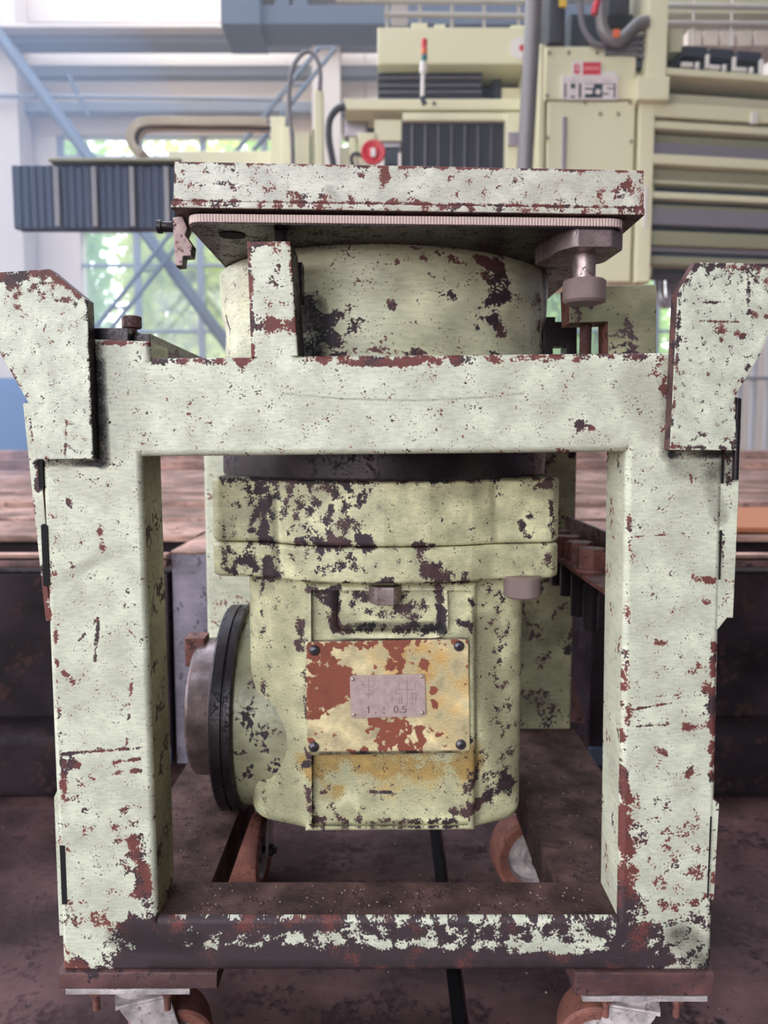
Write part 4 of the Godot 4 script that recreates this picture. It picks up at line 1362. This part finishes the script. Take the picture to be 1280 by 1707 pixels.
func milling_head() -> void:
	var h := thing("milling_head", "right angle milling head, chipped green, hanging inside the trolley frame with a small metal nameplate", "machine head")
	var ax := Vector3(0.0, 0, -0.345)
	# neck
	var y_fl := at(640, 378, -0.017).y
	var y_hs := at(640, 797, -0.13).y
	var s := Soup.new()
	var nh := y_fl - y_hs
	s.uv_size = Vector2(1, nh)
	var R := 0.246
	var marks: Array = []
	# [x, y, x, y, radius, strength, kind] in view pixels, wound round the cylinder; the last is shade painted below the flange
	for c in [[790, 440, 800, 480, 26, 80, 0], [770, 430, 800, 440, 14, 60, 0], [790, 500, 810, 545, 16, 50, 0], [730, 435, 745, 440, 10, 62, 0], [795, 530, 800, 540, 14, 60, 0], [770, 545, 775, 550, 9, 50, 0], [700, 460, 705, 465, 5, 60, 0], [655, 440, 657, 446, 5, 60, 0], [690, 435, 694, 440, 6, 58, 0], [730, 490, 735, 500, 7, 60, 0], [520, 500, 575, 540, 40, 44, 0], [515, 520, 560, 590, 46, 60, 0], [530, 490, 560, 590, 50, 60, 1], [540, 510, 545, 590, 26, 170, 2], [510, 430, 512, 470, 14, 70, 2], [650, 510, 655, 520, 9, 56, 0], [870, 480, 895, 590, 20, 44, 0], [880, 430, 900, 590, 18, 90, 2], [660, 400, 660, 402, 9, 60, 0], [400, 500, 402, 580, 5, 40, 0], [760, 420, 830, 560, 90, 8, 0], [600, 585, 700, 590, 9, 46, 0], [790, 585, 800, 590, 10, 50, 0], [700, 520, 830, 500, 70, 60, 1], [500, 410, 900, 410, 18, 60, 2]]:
		var r: Array = []
		for k in 2:
			var u := 0.75 + asin(clampf((c[k * 2] - 641.0) / 262.0, -0.99, 0.99)) / TAU
			var v: float = (y_fl - at(640, c[k * 2 + 1], -0.12).y) / nh
			r.append(u * 1600.0)
			r.append(v * 420.0)
		marks.append([r[0], r[1], r[2], r[3], c[4] * 1.02, c[5], c[6]])
	s.use(coated(enamel(1600, 420, 301, {"freq": 0.02, "limit": 190.0, "paint": Color8(196, 192, 160), "primer": Color8(94, 58, 56), "dark": Color8(54, 42, 48), "strokes": marks, "blotch": 0.16}), 0.05))
	s.lathe(pairs([0.0, -nh, R, -nh, R + 0.004, -nh + 0.01, R + 0.006, -nh + 0.12, R, -0.085, R + 0.006, -0.06, R + 0.008, -0.02, R + 0.008, 0.0]), 96, Transform3D(Basis.IDENTITY, Vector3(ax.x, y_fl, ax.z)))
	put(s, "neck", h)
	s = begin(M.black_steel)
	s.lathe(pairs([R - 0.02, y_hs - 0.002, R + 0.006, y_hs - 0.002, R + 0.008, y_hs + 0.002, R + 0.008, y_hs + 0.045, R + 0.004, y_hs + 0.05, R - 0.02, y_hs + 0.05]), 64, Transform3D(Basis.IDENTITY, ax))
	put(s, "collar", h)
	# square flange with a milled edge
	var serr := Image.create_empty(8, 8, false, Image.FORMAT_RGB8)
	for x in 8:
		for y in 8:
			var v := absf(x - 3.5) / 4.0
			serr.set_pixel(x, y, Color(v, v, v))
	var serrated := plain(Color8(206, 178, 170), 0.5, 0.0)
	serrated.heightmap_enabled = true
	serrated.heightmap_texture = ImageTexture.create_from_image(serr)
	serrated.heightmap_scale = 0.08
	s = begin(serrated)
	s.uv_front = true
	s.uv_size = Vector2(0.0035, 0.02)
	s.xf = Transform3D(Basis(Vector3.BACK, -0.0105), Vector3(0, 0, 0)) * PLAN
	var fl := at(309, 365, -0.006).x
	var fr := at(1045, 365, -0.006).x
	var f_top := at(640, 359, -0.006).y
	s.xf.origin = Vector3(0, 0, 0)
	s.prism(soften(pairs([fl - 0.0115, 0.006, fr - 0.0115, 0.006, fr - 0.0115, 0.66, fl - 0.0115, 0.66]), 0.02, 6), f_top, y_fl, 0.0015, null, [], 2, true)
	var fla := put(s, "flange", h)
	s = begin(M.black_steel)
	s.xf = Transform3D(Basis(Vector3.BACK, -0.0105), Vector3.ZERO) * PLAN
	s.prism(soften(pairs([fl - 0.0095, 0.008, fr - 0.0135, 0.008, fr - 0.0135, 0.658, fl - 0.0095, 0.658]), 0.02, 6), y_fl, y_fl - 0.0012, 0.0005, null, [], 1)
	put(s, "flange_underside", fla)
	s = begin(M.slot)
	s.lathe(pairs([0.0, 0, 0.016, 0, 0.016, 0.004, 0, 0.004]), 24, Transform3D(Basis.IDENTITY, Vector3(at(386, 392, -0.05).x, y_fl - 0.0006, -0.055)))
	put(s, "bolt_hole", h)
	# stepped stop bracket under the left corner
	s = begin(M.serrated_plain if M.has("serrated_plain") else pink())
	s.prism(flat([287, 362, 304, 360, 312, 380, 308, 391, 320, 408, 318, 426, 305, 427, 304, 442, 292, 443], -0.03), -0.03, -0.05, 0.0015, M.black_steel, [], 2)
	put(s, "stop_bracket", h)
	s = begin(M.black_steel)
	s.lathe(pairs([0.0, 0.0, 0.006, 0.0, 0.006, 0.012, 0.008, 0.013, 0.0075, 0.018, 0.0, 0.019]), 16, Transform3D(Basis(Vector3.BACK, PI / 2), at(288, 378, -0.04)))
	put(s, "stop_screw", h)
	# clamp lug with its knurled pin
	s = begin(M.gunmetal)
	s.xf = PLAN
	var lx0 := at(938, 395, -0.012).x
	var lx1 := at(1046, 395, -0.012).x
	s.prism(soften(pairs([lx0, 0.03, lx0 + 0.014, 0.012, lx1 - 0.018, 0.012, lx1, 0.026, lx1 - 0.004, 0.10, lx0 - 0.02, 0.12]), [0.03, 0.012, 0.006, 0.012, 0.02, 0.02], 5), y_fl, at(0, 412, -0.012).y, 0.002, null, [], 2, true)
	var lug := put(s, "clamp_lug", h)
	var pin := at(973, 470, -0.05)
	s = begin(M.steel)
	s.lathe(pairs([0.0, 0.0, 0.0135, 0.0, 0.0135, 0.07, 0.0, 0.07]), 28, Transform3D(Basis.IDENTITY, pin))
	put(s, "pin", lug)
	knob(lug, at(973, 506, -0.05), 0.0255, pin.y - at(973, 503, -0.05).y + 0.004)
	# two housing plates with ears
	var plan := pairs([-0.243, 0.185, -0.232, 0.168, -0.172, 0.162, -0.150, 0.150, -0.118, 0.126, -0.06, 0.112, 0.0, 0.108, 0.06, 0.112, 0.118, 0.126, 0.150, 0.142, 0.176, 0.146, 0.232, 0.152, 0.244, 0.17, 0.244, 0.50, -0.243, 0.50])
	var yp := at(640, 912, -0.11).y
	var yb := at(640, 974, -0.11).y
	var hw := [[480, 810, 560, 890, 62, 48, 0], [560, 810, 600, 830, 26, 50, 0], [500, 900, 620, 905, 12, 30, 0], [400, 810, 420, 900, 30, 40, 0], [430, 810, 440, 905, 18, 64, 0], [600, 890, 620, 905, 16, 46, 0], [360, 800, 930, 798, 8, 46, 0], [920, 800, 928, 900, 8, 40, 0], [870, 870, 885, 900, 9, 66, 0], [880, 855, 890, 865, 7, 66, 0], [690, 905, 720, 905, 8, 56, 0], [900, 815, 926, 805, 9, 60, 0], [360, 810, 364, 900, 5, 40, 0], [380, 885, 384, 890, 8, 60, 0],
		[385, 940, 440, 960, 34, 64, 0], [440, 940, 446, 970, 12, 60, 0], [700, 925, 720, 965, 20, 64, 0], [730, 950, 770, 965, 20, 62, 0], [915, 915, 926, 970, 10, 50, 0], [640, 965, 660, 970, 12, 50, 0], [480, 968, 900, 972, 5, 40, 0], [480, 930, 600, 940, 40, 16, 0], [500, 800, 760, 960, 200, 26, 1], [400, 800, 430, 960, 60, 40, 1], [450, 830, 456, 970, 10, 60, 2], [930, 790, 360, 790, 14, 110, 2], [820, 810, 826, 900, 8, 26, 2]]  # narrow dark strokes run down both hollows
	var body_uv := func(q: Soup): q.uv_at = flat([340, 790], -0.13)[0]; q.uv_size = flat([945, 790], -0.13)[0] - flat([340, 790], -0.13)[0]; q.uv_size.y = flat([340, 790], -0.13)[0].y - flat([340, 1400], -0.13)[0].y
	var bw := [[425, 990, 430, 1380, 8, 26, 0], [520, 990, 545, 1000, 18, 60, 0], [545, 985, 555, 1050, 12, 56, 0], [495, 1040, 500, 1090, 14, 66, 0], [490, 1080, 492, 1090, 7, 66, 0], [730, 985, 738, 1060, 10, 50, 0], [558, 1052, 738, 1054, 12, 66, 0], [557, 980, 559, 1050, 11, 62, 0], [737, 980, 738, 1050, 11, 62, 0], [600, 1000, 690, 1020, 30, 60, 0], [770, 1045, 785, 1050, 11, 66, 0], [787, 1005, 790, 1010, 6, 66, 0], [505, 1120, 508, 1200, 8, 50, 0], [510, 1260, 515, 1280, 12, 62, 0], [505, 1290, 515, 1380, 12, 50, 0], [520, 1380, 760, 1384, 9, 54, 0], [780, 1230, 790, 1260, 8, 62, 0], [790, 1300, 780, 1330, 14, 60, 0], [760, 1370, 850, 1330, 20, 66, 0], [830, 1000, 860, 1330, 30, 22, 0], [800, 1290, 850, 1330, 30, 26, 0], [610, 1333, 650, 1333, 4, 70, 0], [540, 1330, 560, 1360, 20, 26, 0], [500, 990, 800, 1390, 260, 24, 1],
		[520, 1275, 780, 1275, 40, 130, 3], [540, 1300, 545, 1320, 34, 150, 3], [780, 1270, 782, 1290, 24, 130, 3], [640, 1310, 760, 1310, 50, 60, 3], [560, 1050, 735, 1050, 10, 80, 2], [800, 1060, 860, 1330, 34, 46, 2], [470, 1000, 480, 1380, 30, 14, 2], [430, 1200, 480, 1380, 50, 16, 2], [790, 1000, 800, 1380, 5, 40, 2]]  # dark strokes tone the side panels and paint the shade line beside the pad
	s = Soup.new()
	body_uv.call(s)
	s.uv_front = true
	var side := coated(enamel(1000, 1020, 311, {"freq": 0.02, "limit": 188.0, "paint": Color8(200, 195, 156), "primer": Color8(82, 56, 56), "dark": Color8(54, 42, 48), "blotch": 0.2, "strokes": chips(hw + bw, -0.13, s, 1000, 1020)}), 0.05)
	M.body = side
	s.use(side)
	s.xf = PLAN
	s.prism(soften(plan, 0.016, 4), y_hs, yp, 0.007, null, [], 4, true)
	put(s, "upper_housing", h)
	s = Soup.new()
	body_uv.call(s)
	s.uv_front = true
	s.use(side)
	s.xf = PLAN
	s.prism(soften(plan, 0.016, 4), yp - 0.0012, yb, 0.006, null, [], 4, true)
	put(s, "lower_housing", h)
	# gearbox
	var zf := -0.142
	var y_end := at(640, 1397, zf).y
	s = Soup.new()
	body_uv.call(s)
	s.uv_front = true
	s.use(side)
	s.xf = DOWN
	var xl := at(424, 1100, -0.25).x
	var xr := at(862, 1100, -0.25).x
	var gb := soften(pairs([xl, -0.48, xl, -0.19, -0.112, zf - 0.012, 0.122, zf - 0.012, xr, -0.19, xr, -0.48]), [0.02, 0.05, 0.03, 0.03, 0.05, 0.02], 6)
	s.prism(gb, -y_end, -yb - 0.001, 0.022, null, [], 6)
	var gear := put(s, "gearbox", h)
	# front pad with the recessed pocket
	var pk := soften(flat([560, 1052, 735, 1052, 733, 975, 562, 975], zf), 0.012, 4)
	var outer := flat([508, 1389, 792, 1387, 796, 972, 506, 972], zf)
	var area := 0.0
	for i in pk.size():
		area += pk[i].cross(pk[(i + 1) % pk.size()])
	if area > 0.0:
		pk.reverse()
	# walk the outline, step in along a seam to the pocket, round it and back
	var key := PackedVector2Array([outer[0], outer[1], outer[2]])
	var start := 0
	for i in pk.size():
		if pk[i].y + pk[i].x * 0.01 > pk[start].y + pk[start].x * 0.01:
			start = i
	var seam := Vector2(pk[start].x, outer[2].y)
	key.append(seam)
	var joint: Array = [3]
	for i in pk.size() + 1:
		key.append(pk[(start + i) % pk.size()])
	joint.append(key.size() - 1)
	key.append(seam)
	key.append(outer[3])
	s = Soup.new()
	body_uv.call(s)
	s.use(side)
	s.prism(key, zf, zf - 0.03, 0.010, null, joint, 5)
	put(s, "front_pad", gear)
	s = begin(M.enamel_shaded)
	slab(s, 556, 970, 740, 1058, zf - 0.024, 0.02, 0.002)
	put(s, "pocket_floor", gear)
	# drain plug
	var hp := at(642, 985, zf + 0.012)
	s = begin(M.steel)
	s.xf = Transform3D(PLAN.basis, hp + Vector3(0, -0.018, -0.012))
	s.prism(hexagon(0.0225, 0.0), 0.024, -0.001, 0.002, null, [], 2, true)
	put(s, "hex_plug", h)
	knob(h, at(870, 995, -0.15), 0.0255, 0.03)
	# side spindle boss
	var by := at(360, 1168, -0.345).y
	var turn := Transform3D(Basis(Vector3.BACK, PI / 2), Vector3(0, by, -0.325))
	s = begin(M.enamel_shaded)
	s.lathe(pairs([0.0, 0.12, 0.160, 0.12, 0.160, 0.165, 0.153, 0.185, 0.153, 0.222, 0.0, 0.222]), 64, turn)
	var boss := put(s, "spindle_boss", h)
	s = begin(M.black_steel)
	s.lathe(pairs([0.0, 0.218, 0.160, 0.218, 0.163, 0.221, 0.163, 0.230, 0.160, 0.2315, 0.160, 0.233, 0.163, 0.2345, 0.163, 0.249, 0.160, 0.252, 0.0, 0.252]), 72, turn)
	put(s, "spindle_ring", boss)
	s = begin(M.gunmetal)
	s.lathe(pairs([0.0, 0.25, 0.112, 0.25, 0.114, 0.252, 0.114, 0.262, 0.110, 0.264, 0.108, 0.295, 0.104, 0.300, 0.0, 0.300]), 64, turn)
	put(s, "spindle_nose", boss)
	s = begin(M.rust)
	slab(s, 308, 1064, 340, 1112, -0.30, 0.04, 0.003)
	put(s, "drive_key", boss)
	nameplate(h, zf)
	# the lid on top
	var lid := thing("lid_plate", "chipped pale green flat lid plate lying on top of the milling head", "lid")
	var z0 := -0.001
	s = Soup.new()
	var top_at := flat([280, 262], z0)[0]
	s.uv_at = top_at
	s.uv_size = Vector2(flat([1080, 262], z0)[0].x - top_at.x, top_at.y - flat([280, 362], z0)[0].y)
	var lw := [[290, 269, 1073, 284, 5, 58, 0], [288, 333, 1074, 345, 4, 44, 0], [286, 338, 1074, 352, 9, 46, 0], [638, 283, 640, 300, 12, 78, 0], [590, 290, 605, 292, 6, 52, 0], [1025, 322, 1040, 312, 12, 78, 0], [1000, 325, 1005, 320, 8, 60, 0], [1066, 285, 1072, 350, 7, 58, 0], [1040, 290, 1060, 330, 14, 30, 0], [288, 270, 290, 340, 5, 50, 0], [300, 280, 480, 320, 40, 14, 0], [480, 325, 700, 335, 8, 32, 0], [850, 300, 920, 320, 30, 12, 0], [380, 290, 400, 320, 20, 12, 0], [548, 315, 560, 330, 10, 30, 2], [760, 310, 800, 300, 50, 10, 0], [600, 292, 602, 294, 5, 60, 0], [380, 335, 480, 337, 6, -30, 0], [540, 342, 700, 346, 4, -30, 0]]
	s.use(coated(enamel(1100, 140, 331, {"freq": 0.022, "limit": 190.0, "paint": Color8(202, 198, 182), "strokes": chips(lw, z0, s, 1100, 140)}), 0.045))
	s.prism(flat([288, 335, 1074, 348, 1074, 283, 290, 268], z0), z0, -0.68, 0.0025, M.enamel, [], 2)
	put(s, "plate", lid)
	var s2 := Soup.new()
	s2.uv_at = s.uv_at
	s2.uv_size = s.uv_size
	s2.use(s.mats[0])
	s2.prism(flat([284, 345.5, 1075, 358, 1075, 347, 285, 334], z0 + 0.002), z0 + 0.002, -0.682, 0.0015, M.primer, [], 2)
	put(s2, "rim", lid)

func pink() -> StandardMaterial3D:
	M.serrated_plain = coated(enamel(256, 256, 321, {"tile": true, "freq": 0.03, "limit": 165.0, "paint": Color8(176, 148, 142), "primer": Color8(128, 92, 88), "rough": 150.0}), 0.02, 0.12)
	return M.serrated_plain

func knob(parent: Node, foot: Vector3, r: float, tall: float) -> void:
	var s := begin(knurl())
	s.uv_size = Vector2(1, 0.0043)
	s.lathe(pairs([0.0, 0.0, r - 0.003, 0.0, r, 0.003, r, tall - 0.002, r - 0.002, tall, 0.0, tall]), 40, Transform3D(Basis.IDENTITY, foot))
	put(s, "knurled_knob", parent)

func nameplate(parent: Node, zf: float) -> void:
	var s := Soup.new()
	var outline := flat([512, 1258, 783, 1253, 780, 1064, 511, 1069], zf)
	var lo := outline[0].min(outline[3])
	var hi := outline[1].max(outline[2])
	s.uv_at = Vector2(lo.x, hi.y)
	s.uv_size = hi - lo
	var z := zf + 0.004
	var patches := [[520, 1080, 570, 1150, 36, 130, 0], [530, 1150, 580, 1140, 36, 120, 0], [520, 1180, 540, 1170, 26, 110, 0], [560, 1075, 620, 1072, 14, 90, 0], [655, 1075, 660, 1105, 24, 130, 0], [640, 1072, 780, 1068, 8, 100, 0], [705, 1105, 708, 1108, 14, 110, 0], [722, 1150, 724, 1152, 9, 120, 0], [722, 1172, 726, 1175, 9, 110, 0], [620, 1205, 670, 1210, 22, 130, 0], [640, 1235, 690, 1245, 22, 120, 0], [590, 1250, 600, 1252, 14, 110, 0], [765, 1220, 775, 1225, 11, 100, 0], [700, 1215, 706, 1230, 11, 100, 0], [735, 1225, 742, 1235, 11, 100, 0], [515, 1230, 518, 1235, 8, 90, 0],
		[560, 1095, 640, 1095, 14, -70, 0], [580, 1170, 590, 1230, 26, -60, 0], [740, 1110, 760, 1230, 30, -60, 0], [640, 1080, 780, 1240, 40, 50, 3], [690, 1090, 770, 1130, 40, 60, 3], [510, 1256, 783, 1254, 5, 120, 2]]
	s.use(coated(enamel(640, 448, 341, {"freq": 0.018, "limit": 196.0, "hard": 0.22, "grain": 0.1, "gain": 1.0, "specks": 260.0, "paint": Color8(212, 194, 150), "primer": Color8(142, 76, 56), "dark": Color8(132, 70, 54), "blotch": 0.22, "strokes": chips(patches, z, s, 640, 448)}), 0.05))
	s.prism(soften(outline, 0.008, 5), z, zf - 0.004, 0.0012, M.steel, [], 2)
	var plate := put(s, "nameplate", parent)
	for q in [[524, 1084], [765, 1077], [523, 1245], [768, 1241]]:
		var p := at(q[0], q[1], z)
		s = begin(plain(Color8(96, 92, 98), 0.35, 0.7))
		s.lathe(pairs([0.0074, -0.001, 0.0074, 0.0012, 0.006, 0.0032, 0.0034, 0.0044, 0.0, 0.0047]), 24, Transform3D(Basis(Vector3.RIGHT, PI / 2), p))
		s.use(M.slot)
		for a in [0.5, 0.5 + PI / 2]:
			s.xf = Transform3D(Basis(Vector3.BACK, a), p)
			s.box(Vector3(-0.0034, -0.0006, 0.003), Vector3(0.0034, 0.0006, 0.0050), 0.0001)
		put(s, "screw", plate)
	# small engraved plate
	var im := Image.create_empty(512, 288, false, Image.FORMAT_RGB8)
	var n := noise(512, 288, FastNoiseLite.TYPE_SIMPLEX, 0.012, 4, 77)
	for i in 512 * 288:
		var v := (n[i] - 128) / 255.0 * 0.10
		im.set_pixel(i % 512, i / 512, Color(0.73 + v, 0.635 + v * 0.9, 0.615 + v * 0.9))
	var ink := Color8(92, 74, 82)
	# lines in pixels of the plate: a tool holder at the left, the head's section at the right
	for l in [[70, 46, 190, 46], [88, 46, 88, 66], [166, 46, 166, 66], [88, 66, 166, 66], [92, 66, 92, 80], [160, 66, 160, 80], [92, 80, 160, 80], [126, 20, 126, 165], [100, 130, 156, 130], [104, 112, 116, 140], [150, 112, 138, 140], [104, 104, 150, 104], [40, 80, 90, 62],
			[300, 40, 455, 40], [300, 54, 455, 54], [326, 54, 326, 100], [436, 54, 436, 100], [308, 100, 458, 100], [308, 124, 458, 124], [308, 100, 308, 124], [458, 100, 458, 124], [332, 124, 332, 190], [440, 124, 440, 190], [340, 190, 432, 190], [382, 14, 382, 205], [420, 124, 420, 190], [345, 130, 345, 190], [349, 130, 349, 190], [270, 158, 330, 158], [400, 158, 480, 158], [444, 140, 444, 176], [270, 100, 285, 95], [268, 130, 276, 180], [284, 140, 286, 176], [268, 180, 288, 182], [270, 108, 290, 108]]:
		line(im, l, ink)
	s = Soup.new()
	outline = flat([585, 1197, 710, 1193, 708, 1123, 583, 1126], z)
	lo = outline[0].min(outline[3])
	hi = outline[1].max(outline[2])
	s.uv_at = Vector2(lo.x, hi.y)
	s.uv_size = hi - lo
	var metal := picture(im, 0.45)
	metal.metallic = 0.15
	s.use(metal)
	s.prism(soften(outline, 0.004, 4), z + 0.0022, z - 0.002, 0.0006, M.steel, [], 2)
	put(s, "small_plate", plate)
	var small: Node3D = plate
	for q in [[588, 1132], [703, 1128], [590, 1191], [704, 1188]]:
		s = begin(plain(Color8(196, 186, 170), 0.3, 0.8))
		s.lathe(pairs([0.0026, -0.001, 0.0026, 0.0008, 0.0016, 0.002, 0.0, 0.0024]), 14, Transform3D(Basis(Vector3.RIGHT, PI / 2), at(q[0], q[1], z + 0.0022)))
		put(s, "rivet", small)
	var font := SystemFont.new()
	font.font_names = PackedStringArray(["Droid Sans"])
	for q in [["1", 614, 1189, 17], [".", 626, 1189, 17], [":", 640, 1189, 17], ["0.5", 667, 1188, 17]]:
		var tm := TextMesh.new()
		tm.text = q[0]
		tm.font = font
		tm.font_size = 64
		tm.pixel_size = q[3] * 0.00058 / 46.0
		tm.depth = 0.0003
		tm.horizontal_alignment = HORIZONTAL_ALIGNMENT_CENTER
		tm.vertical_alignment = VERTICAL_ALIGNMENT_BOTTOM
		tm.material = plain(Color8(84, 68, 76), 0.6)
		var o := MeshInstance3D.new()
		o.mesh = tm
		o.name = "engraved_figure"
		small.add_child(o, true)
		number(o, "engraved_figure")
		o.position = at(q[1], q[2] + 4, z + 0.0023)

func line(im: Image, l: Array, c: Color) -> void:
	var n := maxi(absi(l[2] - l[0]), absi(l[3] - l[1]))
	for i in n + 1:
		var x := int(lerpf(l[0], l[2], float(i) / maxi(n, 1)))
		var y := int(lerpf(l[1], l[3], float(i) / maxi(n, 1)))
		im.set_pixel(clampi(x, 0, 511), clampi(y, 0, 287), c)
		im.set_pixel(clampi(x + 1, 0, 511), clampi(y, 0, 287), c)

# chips of swarf and stone lying about
func grit() -> void:
	var rng := RandomNumberGenerator.new()
	rng.seed = 21
	var pebble := SphereMesh.new()
	pebble.radius = 0.5
	pebble.height = 0.8
	pebble.radial_segments = 7
	pebble.rings = 4
	pebble.material = plain(Color8(150, 126, 118), 0.8)
	var mm := MultiMesh.new()
	mm.transform_format = MultiMesh.TRANSFORM_3D
	mm.mesh = pebble
	var spots: Array = []
	var y := flat([262, 1531])[0].y
	for k in 330:
		var p := Vector3(rng.randf_range(-0.25, 0.26), y, rng.randf_range(-0.07, -0.012))
		if k >= 90:
			p = Vector3(rng.randf_range(-0.35, -0.24) * (1 if k % 2 else -1), y - 0.004, rng.randf_range(-0.6, -0.09))
		if k >= 150:
			p = Vector3(rng.randf_range(-1.3, 1.3), 0.0, rng.randf_range(-0.95, 0.1))
		if absf(p.x - 0.113) < 0.02 and p.y == 0.0:
			p.x += 0.05
		var size := rng.randf_range(0.0010, 0.0030) * (1.6 if k >= 150 and k % 7 == 0 else 1.0)
		spots.append(Transform3D(Basis.from_euler(Vector3(rng.randf() * 3, rng.randf() * 3, 0)).scaled(Vector3(size, size * 0.7, size * 1.3)), p + Vector3(0, size * 0.3, 0)))
	mm.instance_count = spots.size()
	for k in spots.size():
		mm.set_instance_transform(k, spots[k])
	var o := MultiMeshInstance3D.new()
	o.name = "grit"
	o.multimesh = mm
	tag(o, "pale specks of grit and swarf scattered on the floor and the trolley's lower rails", "grit")
	o.set_meta("kind", "stuff")
	add_child(o)

# moves each thing's own origin to the middle of its base
func settle() -> void:
	for o in get_children():
		if o is Node3D and o.has_meta("category") and not o is GeometryInstance3D and not o is FogVolume and o.position == Vector3.ZERO and o.get_child_count():
			var lo := Vector3.INF
			var hi := -Vector3.INF
			for c in o.find_children("*", "MeshInstance3D", true, false):
				var b: AABB = c.global_transform * c.mesh.get_aabb()
				lo = lo.min(b.position)
				hi = hi.max(b.end)
			var base := Vector3((lo.x + hi.x) / 2.0, lo.y, (lo.z + hi.z) / 2.0)
			o.position = base
			for c in o.get_children():
				c.position -= base
